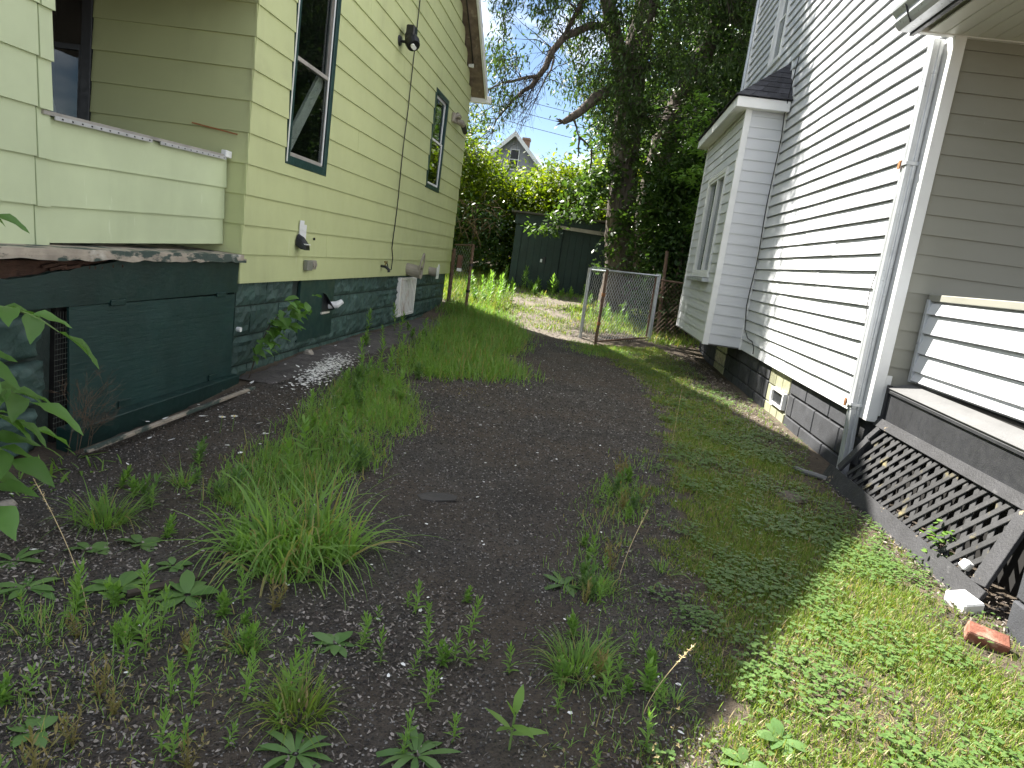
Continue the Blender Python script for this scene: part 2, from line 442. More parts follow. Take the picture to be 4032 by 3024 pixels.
DRV = np.array([(-2., .2), (1.0, .3), (1.98, .47), (2.12, .53), (2.49, .72), (2.77, .77), (3.16, .71), (4.07, .78), (5.63, .87), (7.55, 1.03), (9.64, .97), (11., .70), (12.4, .30), (13.6, .05)])
DLV = np.array([(-2., -3.0), (6.0, -2.98), (6.6, -2.80), (8., -2.72), (11., -2.55), (12.5, -2.3), (13.6, -2.0)])
def strip(name, rows, lf, rf, n, mat, dz, jag=.06, seed=3., label=None):
    V = []; F = []
    for j, y in enumerate(rows):
        a = np.interp(y, lf[:, 0], lf[:, 1]) + jag * fbm2(y, 1.3, 3.5, seed)
        b = np.interp(y, rf[:, 0], rf[:, 1]) + jag * fbm2(y, 7.7, 3.5, seed + 9)
        xr = np.linspace(a, b, n)
        for k, x in enumerate(xr):
            e = -.03 if k in (0, n - 1) else 0
            V.append((x, y, float(h(x, y)) + dz + e + .004 * fbm2(x, y, 6, 2)))
    for j in range(len(rows) - 1):
        for k in range(n - 1):
            F.append((j * n + k, j * n + k + 1, (j + 1) * n + k + 1, (j + 1) * n + k))
    o = link(name, mesh_np(name, V, np.array(F), mat, True))
    return L(o, label, None, None, 'structure')
strip('driveway', np.arange(-2, 13.61, .05), DLV, DRV, 56, 'asphalt', .010, .20, 3., label='worn dark asphalt driveway between the houses')
strip('path', np.arange(13.4, 19.6, .08), np.array([(13.4, -1.7), (15., -1.45), (17., -1.75), (19.6, -2.2)]), np.array([(13.4, .5), (15., .02), (17., -.35), (19.6, .2)]), 16, 'path_dirt', .008, .12, 5., 'pale trodden dirt path leading past the gate to the shed')
strip('dirt_bank', np.arange(6.2, 13.4, .08), np.array([(6.2, -3.12), (13.4, -3.12)]), np.array([(6.2, -2.72), (7., -2.55), (9., -2.5), (13.4, -2.3)]), 10, 'dust', .018, .1, 8., 'grey dusty bank of dirt along the green block foundation')

# ------------------------------------------------------------------ siding boards
def rects_minus(u0, u1, z0, z1, holes):
    out = [(u0, u1, z0, z1)]
    for (a, b, c, d) in holes:
        new = []
        for (p, q, r, s) in out:
            if a >= q or b <= p or c >= s or d <= r: new.append((p, q, r, s)); continue
            if a > p: new.append((p, a, r, s))
            if b < q: new.append((b, q, r, s))
            mu0, mu1 = max(p, a), min(q, b)
            if c > r: new.append((mu0, mu1, r, c))
            if d < s: new.append((mu0, mu1, d, s))
        out = new
    return [r for r in out if r[1] - r[0] > .004 and r[3] - r[2] > .004]

def board(name, F, u0, u1, z0, expo, butt, mat, parent, holes=(), tilt=0., uref=0., back=.012, seg=.9, wob=.0012, lap=.012, groove=None):
    """one lap-siding board: F(u, n, z) maps along-wall, outward, height to the world."""
    z1 = z0 + expo + lap
    ph = rnd.random() * 9
    off = rnd.uniform(-.0008, .0008)
    groups = []
    for q in rects_minus(u0, u1, z0, z1, holes):         # pieces parted by a window are boards of their own
        hit = [gr for gr in groups if any(q[0] <= p[1] + 1e-4 and q[1] >= p[0] - 1e-4 and q[2] < p[3] and q[3] > p[2] for p in gr)]
        groups = [gr for gr in groups if gr not in hit] + [sum(hit, []) + [q]]
    for gr in groups: board_piece(name, F, gr, z0, expo, butt, mat, parent, tilt, uref, back, seg, wob, lap, groove, ph, off)

def board_piece(name, F, rects, z0, expo, butt, mat, parent, tilt, uref, back, seg, wob, lap, groove, ph, off):
    g = G()
    for (a, b, r, s) in rects:
        n = max(1, int((b - a) / seg))
        rows = []
        for i in range(n + 1):
            u = a + (b - a) * i / n
            dz = tilt * (u - uref)
            w = wob * math.sin(u * 2.3 + ph) + off
            def N(z): return butt * (1 - (z - z0) / (expo + lap)) + .001 + w
            zz = [r + (w if r == z0 else 0), s]
            zg = z0 + expo * (1 - groove[0]) if groove else 99
            if groove and r < zg < s:
                row = [F(u, N(r), zz[0] + dz), F(u, N(zg), zg + dz), F(u, -groove[1], zg + .002 + dz), F(u, -groove[1], zz[1] + dz), F(u, -back - groove[1], zz[1] + dz), F(u, -back - groove[1], zz[0] + dz)]
            else:
                row = [F(u, N(r), zz[0] + dz), F(u, N(s), zz[1] + dz), F(u, -back, zz[1] + dz), F(u, -back, zz[0] + dz)]
            rows.append(row)
        m = len(rows[0])
        v = [p for row in rows for p in row]
        f = []
        for i in range(n):
            for k in range(m):
                k2 = (k + 1) % m
                f.append((i * m + k, i * m + k2, (i + 1) * m + k2, (i + 1) * m + k))
        f += [tuple(range(m)), tuple(n * m + k for k in range(m - 1, -1, -1))]
        g.add(v, f)
    if g.v: return g.obj(name, mat, parent)

# ================================================================== GREEN HOUSE (left)
xL = -3.14; XS = -3.115; YC = 6.143; YF = 15.75; ZB = .862; EX = .2618
RY, RZ, RS = 10.35, 7.90, .572          # ridge of the gable
green = thing('house', 'pale green clapboard house with dark green block foundation', 'house', (-6, 10.5, 0))
def FLs(u, n, z): return (XS + n, u, z)
def FLf(u, n, z): return (u, YC + .015 - n, z)
core = G().prism([(YC + .03, ZB + .03), (YF - .03, ZB + .03), (YF - .03, 4.75), (RY, RZ - .12), (YC + .03, RZ - .12 - RS * (RY - YC))], 0, -9.5, XS - .02)
wall = core.obj('side_wall', 'siding_green', green)
W1 = (6.90, 7.97, 2.02, 4.25); W2 = (12.66, 13.74, 2.41, 4.09)
HOLES_L = [W1, W2]
k = 0; z = ZB
joints = [8.95, 10.6, 9.9, 11.7, 9.35, 8.2]
while z < 7.5:
    zm = z + EX * .5
    y0 = max(YC, RY - (RZ - .10 - zm) / RS); y1 = min(YF, RY + (RZ - .10 - zm) / RS)
    if y1 - y0 > .3:
        j = joints[(k * 5) % 6]
        parts = [(y0, j), (j, y1)] if y0 + .6 < j < y1 - .6 else [(y0, y1)]
        for a, b in parts: board('clapboard', FLs, a, b, z, EX, .017, 'siding_green', wall, HOLES_L)
    z += EX; k += 1
front = G().box(-9.5, XS - .02, YC + .02, YC + .1, 1.05, 4.6).obj('front_wall', 'siding_green', green)
WF = (-5.75, -4.585, 1.62, 3.45)
z = ZB + EX
while z < 4.3:
    board('clapboard', FLf, -8.6, XS + .011, z, EX, .017, 'siding_green', front, [WF])
    z += EX
# lighter patch torn off the front wall: rusty nail strip
G().bar((-3.62, YC - .022, 2.19), (-3.20, YC - .022, 2.14), .004, .012).obj('rust_strip', 'rust', front)
# gable roof with rake overhang
XO = -2.80
def rz(y): return RZ - RS * abs(y - RY)
roof = G()
for (ya, yb) in ((2.6, RY), (RY, 16.02)):
    roof.prism([(ya, rz(ya) + .02), (yb, rz(yb) + .02), (yb, rz(yb) + .14), (ya, rz(ya) + .14)], 0, -10, XO)
rf = roof.obj('roof', 'roof_dark', green)
so = G()
for (ya, yb) in ((2.65, RY), (RY, 15.98)):
    so.prism([(ya, rz(ya) - .02), (yb, rz(yb) - .02), (yb, rz(yb) + .015), (ya, rz(ya) + .015)], 0, XS - .02, XO - .035)
so.obj('rake_soffit', 'soffit_old', rf)
rk = G()
for (ya, yb) in ((2.6, RY), (RY, 16.0)):
    rk.prism([(ya, rz(ya) - .05), (yb, rz(yb) - .05), (yb, rz(yb) + .145), (ya, rz(ya) + .145)], 0, XO - .03, XO + .012)
rk.obj('rake_board', 'white_paint', rf)
G().box(-9.9, XO + .10, 15.98, 16.10, rz(16) - .10, rz(16) + .05).obj('gutter', 'white_paint', rf, .01)
G().tube([(XS + .10, 15.2, rz(15.2) - .05), (XS + .11, 14.6, rz(14.6) - .07), (XS + .10, 13.8, rz(13.8) - .05), (XS + .10, 12.5, rz(12.5) - .06)], .012, 6).obj('service_cable', 'wire', rf)
for yy in (15.1, 13.6):
    G().tube([(XS + .02, yy, rz(yy) - .10), (XS + .12, yy, rz(yy) - .10)], [.03, .045], 8).obj('insulator', 'white_paint', rf)

# ---- foundation of rock-faced blocks
def rock_block(name, w, d, hh, mat, seed, nx=9, nz=5, amp=.03, smooth=False):
    """rock-faced block; face towards +x, centred on y, base at z=0"""
    g = G(); v = []
    for j in range(nz):
        for i in range(nx):
            y = -w / 2 + w * i / (nx - 1); zz = hh * j / (nz - 1)
            ed = min(i, nx - 1 - i, 1) * min(j, nz - 1 - j, 1)
            bulge = amp * (.25 + 1.0 * abs(noise.noise(Vector((y * 9 + seed * 3.1, zz * 11, seed)))) + .5 * noise.noise(Vector((y * 22, zz * 26 + seed, seed * 2.)))) if ed else 0
            v.append((bulge, y, zz))
    f = [(j * nx + i, j * nx + i + 1, (j + 1) * nx + i + 1, (j + 1) * nx + i) for j in range(nz - 1) for i in range(nx - 1)]
    b0 = len(v)
    v += [(-d, -w / 2, 0), (-d, w / 2, 0), (-d, w / 2, hh), (-d, -w / 2, hh)]
    bot = list(range(nx)); top = list(range((nz - 1) * nx, nz * nx)); lf = [j * nx for j in range(nz)]; rt = [j * nx + nx - 1 for j in range(nz)]
    f += [tuple([b0] + bot + [b0 + 1]), tuple([b0 + 3] + top + [b0 + 2]), tuple([b0] + lf + [b0 + 3]), tuple([b0 + 1] + rt + [b0 + 2])]
    g.add(v, f)
    return g.mesh(name, mat, smooth=smooth)
fnd = G().box(-9.4, xL - .03, YC + .06, YF - .08, -.3, ZB + .05).obj('foundation', 'mortar_green', green)
CH = .283; BW = .62
RB = [rock_block('block', BW - .018, .1, CH - .016, 'green_block', s, 13, 7, .046, False) for s in range(1, 7)]
RBh = [rock_block('block', BW / 2 - .018, .1, CH - .016, 'green_block', s, 7, 7, .046, False) for s in range(7, 10)]
for c in range(4):
    z0 = .645 + CH - CH * (c + 1) if c else .645
    z0 = .645 - CH * c
    y = YC + .07 + (.31 if c % 2 else 0)
    if c % 2:
        o = link('block', RBh[c % 3], fnd); o.location = (xL - .02, YC + .07 + .155, z0)
    while y + BW < YF - .05:
        yc = y + BW / 2
        if not (7.62 < yc < 8.62 and c < 2):
            o = link('block', RB[rnd.randrange(6)], fnd); o.location = (xL - .02, yc, z0)
        y += BW
    if YF - .08 - y > .3:
        o = link('block', RBh[c % 3], fnd); o.location = (xL - .02, y + BW / 4, z0)
# access panel with a torn corner
hatch = G().box(xL - .02, xL + .014, 7.605, 8.66, .165, ZB - .004).obj('access_panel', 'green_ply', fnd, .003)
G().add([(xL + .016, 8.28, .46), (xL + .016, 8.60, .47), (xL + .10, 8.50, .50), (xL + .05, 8.30, .68), (xL + .016, 8.27, .70)], [(0, 1, 2, 3, 4)]).obj('torn_flap', 'dark_frame', hatch)
G().tube([(xL - .05, 8.50, .52), (xL + .10, 8.56, .55), (xL + .15, 8.60, .60)], [.045, .045, .03], 10).obj('white_pipe', 'white_paint', hatch)
G().box(xL + .014, xL + .03, 8.26, 8.52, .44, .462).obj('torn_edge', 'plank_white', hatch)
# vent grille
grl = thing('vent_grille', 'white rust-streaked louvred grille set into the green foundation', 'grille', (xL + .04, 12.2, .17))
fr = G()
for (a, b, c, d) in ((11.66, 12.74, .165, .205), (11.66, 12.74, .785, .825), (11.66, 11.72, .2055, .7845), (12.68, 12.74, .2055, .7845)):
    fr.box(xL - .01, xL + .055, a, b, c, d)
fr.obj('frame', 'grille_white', grl, .004)
G().box(xL - .01, xL + .008, 11.70, 12.70, .19, .80).obj('back_plate', 'dark_frame', grl)
for i in range(9):
    y = 11.745 + i * .106
    G().box(xL + .012, xL + .045, y, y + .052, .206, .784).obj('louver', 'grille_white', grl)

# ---- windows of the green house
def window(name, parent, F, u0, u1, z0, z1, casing, sash, cw=.075, sw=.035, meet=None, out=.02, deep=.10, mull=None, glass='glass', inside=True, sill=None):
    """double-hung window: casing, sashes, panes"""
    g = G()
    def bx(g, a, b, n0, n1, c, d):
        p = [F(u, n, z) for z in (c, d) for n in (n0, n1) for u in (a, b)]
        g.add([p[0], p[1], p[3], p[2], p[4], p[5], p[7], p[6]], [(0, 3, 2, 1), (4, 5, 6, 7), (0, 1, 5, 4), (1, 2, 6, 5), (2, 3, 7, 6), (3, 0, 4, 7)])
    for (a, b, c, d) in ((u0, u0 + cw, z0, z1), (u1 - cw, u1, z0, z1), (u0 + cw, u1 - cw, z0, z0 + cw), (u0 + cw, u1 - cw, z1 - cw, z1)):
        bx(g, a, b, -.03, out, c, d)
    w = g.obj(name, casing, parent, .004)
    i0, i1, j0, j1 = u0 + cw, u1 - cw, z0 + cw, z1 - cw
    zones = [(j0, j1, 0)] if meet is None else [(j0, meet + sw / 2, 0), (meet - sw / 2, j1, -.022)]
    if mull:
        zones = []
        edges = [i0] + list(mull) + [i1]
        for a, b in zip(edges[:-1], edges[1:]):
            g = G()
            for (p, q, r, s) in ((a, a + sw, j0, j1), (b - sw, b, j0, j1), (a + sw, b - sw, j0, j0 + sw), (a + sw, b - sw, j1 - sw, j1)): bx(g, p, q, -.04, out - .012, r, s)
            g.obj('sash', sash, w, .003)
            g = G(); bx(g, a + sw, b - sw, -.026, -.022, j0 + sw, j1 - sw); g.obj('pane', glass, w)
    for (c, d, off) in zones:
        g = G()
        for (p, q, r, s) in ((i0, i0 + sw, c, d), (i1 - sw, i1, c, d), (i0 + sw, i1 - sw, c, c + sw), (i0 + sw, i1 - sw, d - sw, d)): bx(g, p, q, -.03 + off, -.003 + off, r, s)
        g.obj('sash', sash, w, .003)
        g = G(); bx(g, i0 + sw, i1 - sw, -.018 + off, -.014 + off, c + sw, d - sw); g.obj('pane', glass, w)
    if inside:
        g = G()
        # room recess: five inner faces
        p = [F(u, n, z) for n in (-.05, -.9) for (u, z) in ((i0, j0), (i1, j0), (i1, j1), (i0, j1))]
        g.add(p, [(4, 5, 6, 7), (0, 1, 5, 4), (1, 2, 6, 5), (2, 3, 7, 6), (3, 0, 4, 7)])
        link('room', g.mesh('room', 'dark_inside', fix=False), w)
    if sill:
        g = G(); bx(g, u0 - .02, u1 + .02, -.02, sill, z0 - .05, z0 - .003); g.obj('sill', casing, w, .004)
    return w

# cut the core walls behind the windows so that the rooms read as deep
def cut(o, boxes):
    bm = bmesh.new(); bm.from_mesh(o.data)
    for (x0, x1, y0, y1, z0, z1) in boxes:
        c = bpy.data.objects.new('cutter', G().box(x0, x1, y0, y1, z0, z1).mesh('cutter', None)); COL.objects.link(c)
        md = o.modifiers.new('cut', 'BOOLEAN'); md.operation = 'DIFFERENCE'; md.object = c; md.solver = 'EXACT'
        dg = bpy.context.evaluated_depsgraph_get()
        me = bpy.data.meshes.new_from_object(o.evaluated_get(dg))
        o.modifiers.clear(); o.data = me
        bpy.data.objects.remove(c)
    bm.free()
cut(wall, [(XS - 1.0, XS + .1, W1[0] + .02, W1[1] - .02, W1[2] + .02, W1[3] - .02), (XS - 1.0, XS + .1, W2[0] + .02, W2[1] - .02, W2[2] + .02, W2[3] - .02), (WF[0] + .02, WF[1] - .02, YC - .1, YC + 1.05, WF[2] + .02, WF[3] - .02)])
cut(front, [(WF[0] + .02, WF[1] - .02, YC - .1, YC + .5, WF[2] + .02, WF[3] - .02)])
w1 = window('window', green, FLs, *W1, 'green_trim', 'grey_board', cw=.085, sw=.04, meet=3.03)
L(w1, 'tall dark green framed window with a loose plank leaning inside the glass')
G().bar((XS - .085, 7.02, 2.08), (XS - .085, 7.84, 3.02), .15, .03, (1, 0, 0)).obj('leaning_plank', 'plank_white', w1)
G().box(XS + .021, XS + .028, 6.90, 6.915, 2.04, 4.2).obj('storm_strip', 'white_paint', w1)
G().box(XS - .004, XS + .004, 7.84, 7.862, 2.12, 4.16).obj('storm_strip', 'white_paint', w1)
w2 = window('window', green, FLs, *W2, 'green_trim', 'white_paint', cw=.08, sw=.04, meet=3.26)
G().bar((XS - .10, 12.75, 3.2), (XS - .10, 13.6, 3.85), .2, .02, (1, 0, 0)).obj('leaning_board', 'grey_board', w2)
w3 = window('window', green, FLf, *WF, 'dark_frame', 'dark_frame', cw=.09, sw=.05, meet=2.7, out=.03)
G().add([(-5.15, YC + .2, 1.75), (-4.95, YC + .2, 1.75), (-5.12, YC + .2, 2.35)], [(0, 1, 2)]).obj('curtain', 'petal', w3)

# ---- porch of the green house
porch = thing('porch', 'sagging green house porch with siding half-wall above dark green skirt boards', 'porch', (-3.6, 4.6, 0))
XK = -3.285; TL = .028
def FLp(u, n, z): return (XK + n, u, z)
kw = G().prism([(4.0, 1.13), (YC - .03, 1.19), (YC - .03, 1.93), (4.0, 1.87)], 0, XK - .10, XK - .012).obj('half_wall', 'siding_skylit', porch)
for (z0, ex) in ((1.135, .222), (1.355, .266), (1.621, .246)):
    board('clapboard', FLp, 4.02, YC - .02, z0, ex, .016, 'siding_skylit', kw, tilt=TL, uref=4.05, lap=.004)
sl = G().add([(XK + .03, 3.98, 1.872), (XK + .03, YC - .04, 1.932), (XK - .17, YC - .04, 1.945), (XK - .17, 3.98, 1.885), (XK + .03, 3.98, 1.895), (XK + .03, YC - .04, 1.955), (XK - .17, YC - .04, 1.968), (XK - .17, 3.98, 1.908)],
             [(0, 3, 2, 1), (4, 5, 6, 7), (0, 1, 5, 4), (1, 2, 6, 5), (2, 3, 7, 6), (3, 0, 4, 7)]).obj('sill', 'grey_board', porch)
for (a, b) in ((4.06, 5.00), (5.10, 6.05)):
    ns = G().add([(XK + .040, a, 1.853 + TL * (a - 4)), (XK + .040, b, 1.853 + TL * (b - 4)), (XK + .032, b, 1.853 + TL * (b - 4)), (XK + .032, a, 1.853 + TL * (a - 4)),
             (XK + .040, a, 1.877 + TL * (a - 4)), (XK + .040, b, 1.877 + TL * (b - 4)), (XK + .032, b, 1.877 + TL * (b - 4)), (XK + .032, a, 1.877 + TL * (a - 4))],
            [(0, 3, 2, 1), (4, 5, 6, 7), (0, 1, 5, 4), (1, 2, 6, 5), (2, 3, 7, 6), (3, 0, 4, 7)]).obj('nailing_strip', 'strip_white', sl)
    y = a + .05; g = G()
    while y < b - .03:
        zc = 1.865 + TL * (y - 4); g.box(XK + .0402, XK + .0415, y, y + .014, zc - .005, zc + .004); y += .085
    L(g.obj('slot_row', 'dark_inside', sl), None, kind='stuff')
G().box(XK + .0, XK + .05, 6.02, 6.12, 1.93, 1.99).obj('sill_end_cap', 'white_paint', sl, .006)
# clad column at the near end
column = G().box(XK - .36, XK - .0, 2.9, 4.02, 1.06, 3.5).obj('column', 'siding_skylit', porch)
def FLc(u, n, z): return (XK + .012 + n, u, z)
z = 1.078
while z < 3.3:
    board('clapboard', FLc, 2.9, 3.935, z, .2755, .018, 'siding_skylit', column)
    board('corner_strip', FLc, 3.945, 4.048, z - .004, .2755, .021, 'siding_skylit', column)
    z += .2755
# floor edge plank, jagged and peeling
def jag(a, b, n, z0, amp, seed):
    return [(a + (b - a) * i / n, z0 + amp * fbm2(a + (b - a) * i / n, seed, 7, seed)) for i in range(n + 1)]
fl = G().box(-7.5, -3.06, 2.2, 6.12, 1.085, 1.122).obj('floor', 'old_wood', porch)
up = jag(2.3, 6.16, 60, 1.085, 0, 1); lo = jag(2.3, 6.16, 60, 1.058, .014, 4.)
G().prism(up + lo[::-1], 0, -3.10, -3.055).obj('floor_edge', 'old_wood', fl)
# skirt fascia with a rotted-out corner
top = []
for i in range(101):
    y = 2.3 + 3.86 * i / 100
    base = 1.058
    if y < 4.5:
        t = (4.5 - y) / .9
        base = 1.058 - .115 * min(1, max(0, t)) ** .8 + .016 * fbm2(y, 2.2, 9, 3.)
    top.append((y, base))
bot = [(6.155, .782), (2.3, .756)]
fas = G().prism(top + bot, 0, -3.155, -3.115).obj('skirt_board', 'green_paint', porch)
G().box(-3.30, -3.165, 2.3, 4.6, .80, 1.04).obj('rotten_joist', 'rotten_wood', porch)
g = G()
for i in range(9):
    y = 3.85 + i * .075 + rnd.uniform(-.02, .02); g.bar((-3.15, y, .985 + .03 * rnd.random()), (-3.12, y + rnd.uniform(.04, .13), 1.00 + .03 * rnd.random()), .02, .018)
L(g.obj('splinter', 'rotten_wood', fas), None, kind='stuff')
# hinged plywood flap, kicked out at the foot
def ply(y, s, n=0.): return (-3.135 + .02 * s + n, y, .765 - .79 * s)
g = G(); pv = [ply(4.05, 0), ply(6.11, 0), ply(6.11, 1), ply(4.06, 1), ply(4.05, 0, .016), ply(6.11, 0, .016), ply(6.11, 1, .016), ply(4.06, 1, .016)]
flap = g.add(pv, [(0, 3, 2, 1), (4, 5, 6, 7), (0, 1, 5, 4), (1, 2, 6, 5), (2, 3, 7, 6), (3, 0, 4, 7)]).obj('plywood_flap', 'green_ply', porch)
for y in (4.42, 5.78):
    G().box(-3.114, -3.102, y, y + .15, .752, .79).obj('hinge', 'green_paint', flap, .003)
for y in (4.52, 5.70):
    b_ = ply(y, .93, .02); G().box(b_[0], b_[0] + .012, y, y + .13, .0, .085).obj('bracket', 'green_paint', flap, .003)
fb = G().add([(-3.09, 3.93, -.13), (-3.095, 6.13, -.11), (-3.03, 6.12, -.11), (-2.985, 3.91, -.13), (-3.09, 3.93, .032), (-3.095, 6.13, .035), (-3.02, 6.12, .035), (-2.975, 3.91, .032)],
             [(0, 3, 2, 1), (4, 5, 6, 7), (0, 1, 5, 4), (1, 2, 6, 5), (2, 3, 7, 6), (3, 0, 4, 7)]).obj('foot_board', 'green_paint', porch, .006)
G().tube([(-3.09, 6.135, .45), (-3.05, 6.135, .45)], [.02, .024], 8).obj('pipe_stub', 'white_paint', porch)
# stone pier under the column
pier = G().box(-3.55, -3.20, 2.25, 4.0, -.2, .80).obj('pier', 'mortar_green', porch)
PB = [rock_block('block', .80, .2, .255, 'green_block', s + 20, 21, 11, .075, True) for s in range(3)]
for c in range(3):
    for i in range(2):
        o = link('block', PB[(c + i) % 3], pier); o.location = (-3.16, 3.50 - i * .82 - (.0 if c % 2 else .06), -.10 + c * .285)
# wire mesh stuffed in the gap beside the flap
g = G()
for i in range(5): g.tube([(-3.12 + .002 * i, 3.95 + .02 * i, -.05), (-3.13 + .002 * i, 3.95 + .02 * i, .74)], .0018, 3, False)
for i in range(22): g.tube([(-3.12, 3.94, -.02 + .033 * i), (-3.115, 4.045, -.015 + .033 * i)], .0018, 3, False)
L(g.obj('wire_mesh', 'mesh_wire', porch), None, kind='stuff')
# dark underside so that the porch void stays closed
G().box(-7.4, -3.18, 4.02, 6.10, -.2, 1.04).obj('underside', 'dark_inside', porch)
G().box(-6.9, -6.8, 2.4, YC - .02, 1.12, 1.95).box(-6.9, -6.8, 4.5, YC - .02, 1.951, 3.30).obj('added_end_wall', 'green_paint', porch)  # out of view; added in dark paint to cut light in the porch
G().box(-6.8, -3.66, 2.4, 2.5, 1.12, 3.30).obj('front_wall', 'green_paint', porch)  # unseen wall added across the porch front to darken the recess
G().box(XK - .12, XK - .02, 4.03, YC - .02, 3.27, 3.49).obj('added_beam', 'green_paint', porch)  # unseen header, added to hold back light from the driveway side
# porch ceiling, out of view; set low and painted dark to cut bounced light
G().box(-7.6, -3.0, 2.3, YC - .02, 3.31, 3.34).obj('ceiling', 'green_paint', porch)
# ================================================================== WHITE HOUSE (right)
xR = 2.41; XW = 2.385; YR = 5.88; YE = 14.85; ZW = .556; EW = .1486
white = thing('house', 'white vinyl-sided house with grey block foundation and a box bay', 'house', (5, 10.5, 0))
def FRs(u, n, z): return (XW - n, u, z)
def FRf(u, n, z): return (u, YR + .012 - n, z)
YB0, YB1, XB = 10.83, 14.2, 1.812
rw = G().box(XW + .038, 8.5, YR + .03, YE - .02, ZW + .01, 9.2).obj('side_wall', 'white_vinyl', white)
UW = (12.06, 12.86, 5.0, 6.5)
z = ZW; k = 0
while z < 8.6:
    y0, y1 = YR + .12, YE - .06
    if z < 4.0: y1 = YB0 + .02
    joints = sorted(y for y in ([7.6 + 1.9 * noise.noise(Vector((k * 3.3, 1.7, 0))), 9.3 + 1.4 * noise.noise(Vector((k * 5.1, 4.4, 2)))] + ([12.5 + 1.0 * noise.noise(Vector((k * 2.2, 8.1, 1)))] if z > 4 else [])))
    js = [y0] + [j for j in joints if y0 + .4 < j < y1 - .4] + [y1]
    js = [js[0]] + [b for a, b in zip(js[:-1], js[1:]) if b - a > .3 or b == y1]
    for i, (a, b) in enumerate(zip(js[:-1], js[1:])):
        d = .0026 * (i % 2)
        board('vinyl_panel', lambda u, n, zz, d=d: FRs(u, n + d, zz), a - (.03 if i else 0), b, z, EW, .028, 'white_vinyl', rw, [UW], lap=.004, groove=(.10, .02), wob=.0016, seg=.7)
    z += EW; k += 1
uw = window('window', white, FRs, *UW, 'white_paint', 'white_paint', cw=.07, sw=.035, meet=5.75, out=.045, inside=False)
cut(rw, [(XW - .1, XW + .7, UW[0] + .02, UW[1] - .02, UW[2] + .02, UW[3] - .02)])
G().box(XW - .035, XW + .03, YE - .07, YE + .02, ZW, 9.2).obj('corner_post', 'white_paint', rw, .004)
G().tube([(XW - .05, YE + .06, 4.6), (XW - .05, YE + .06, 8.5)], .035, 8).obj('rear_conduit', 'grey_metal', rw)
# front wall under the porch roof
fw = G().box(2.40, 8.5, YR + .02, YR + .1, .55, 3.5).obj('front_wall', 'shaded_vinyl', white)
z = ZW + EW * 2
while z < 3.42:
    board('vinyl_panel', FRf, 2.42, 6.2, z, EW, .0165, 'shaded_vinyl', fw, lap=.008)
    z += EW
# near corner post
G().prism([(2.352, YR - .028), (2.436, YR - .028), (2.436, YR + .02), (2.40, YR + .02), (2.40, YR + .15), (2.352, YR + .15)], 2, ZW - .01, 3.47).obj('corner_post', 'white_paint', white, .003)
G().box(2.437, 2.48, YR - .02, YR + .02, .60, .93).obj('corner_trim', 'white_paint', white, .002)

# ---- foundation of concrete blocks and a glass-block window
fn = G().box(xR + .018, 8.4, YR + .06, YE - .05, -.3, ZW + .03).obj('foundation', 'mortar_grey', white)
CB = {}
def cblock(w, hh):
    key = (round(w, 3), round(hh, 3))
    if key not in CB: CB[key] = G().box(-.004, .1, -w / 2, w / 2, 0, hh).mesh('block', 'block_grey', .008)
    return CB[key]
GB = (8.17, 9.12); GB2 = (11.97, 12.87)
for c, (z0, z1, off) in enumerate(((.372, .60, 6.125), (.128, .352, 5.78), (-.11, .108, 6.125), (-.34, -.13, 5.78))):
    y = off
    while y < YE - .1:
        a, b = max(y, YR + .07), min(y + .725, YE - .06)
        for (p, q) in (GB, GB2):
            if c < 3 and a < q and b > p:
                if a >= p and b <= q: a = b
                elif a < p: b = min(b, p)
                else: a = max(a, q)
        if b - a > .08:
            o = link('block', cblock(b - a - .02, z1 - z0), fn); o.location = (xR, (a + b) / 2, z0)
        y += .725
for gi, (p, q) in enumerate((GB, GB2)):
    gw = G().box(xR + .012, xR + .05, p, q, -.1, .56).obj('glass_block_window', 'grey_ledge', white)
    vent = gi == 0
    for i in range(3):
        for j in range(3):
            a = p + .03 + i * .30; z0 = -.085 + j * .215
            if vent and j == 1 and i in (0, 1): continue
            G().box(xR - .004, xR + .03, a, a + .285, z0, z0 + .2).obj('glass_block', 'glass_block', gw, .008)
    if vent:
        g = G()
        for (a, b, c, d) in ((8.26, 8.80, .143, .168), (8.26, 8.80, .31, .335), (8.26, 8.30, .1685, .3095), (8.76, 8.80, .1685, .3095)): g.box(xR - .035, xR + .02, a, b, c, d)
        vf = g.obj('vent_frame', 'white_paint', gw, .003)
        G().box(xR - .008, xR + .0, 8.30, 8.76, .165, .312).obj('vent_screen', 'dark_frame', gw)

# ---- box bay
bay = G().box(XB + .02, XW + .05, YB0 + .02, YB1 - .02, .60, 3.95).obj('bay', 'white_vinyl', white)
def FBs(u, n, z): return (u, YB0 + .012 - n, z)
def FBf(u, n, z): return (XB + .012 - n, u, z)
BWN = (11.5, 13.22, 1.53, 3.22)
z = .568
while z < 3.88:
    e = min(EW, 3.92 - z)
    board('vinyl_panel', FBs, XB + .055, XW - .03, z, e, .015, 'white_vinyl', bay, lap=.006)
    board('vinyl_panel', FBf, YB0 + .055, YB1 - .05, z, e, .0165, 'white_vinyl', bay, [BWN], lap=.006)
    z += EW
cut(bay, [(XB - .1, XB + .5, BWN[0] + .02, BWN[1] - .02, BWN[2] + .02, BWN[3] - .02)])
G().prism([(XB - .012, YB0 - .012), (XB + .075, YB0 - .012), (XB + .075, YB0 + .02), (XB + .02, YB0 + .02), (XB + .02, YB0 + .075), (XB - .012, YB0 + .075)], 2, .55, 3.93).obj('corner_post', 'white_paint', bay, .003)
G().box(XB - .012, XB + .02, YB1 - .06, YB1 + .012, .55, 3.93).obj('corner_post', 'white_paint', bay, .003)
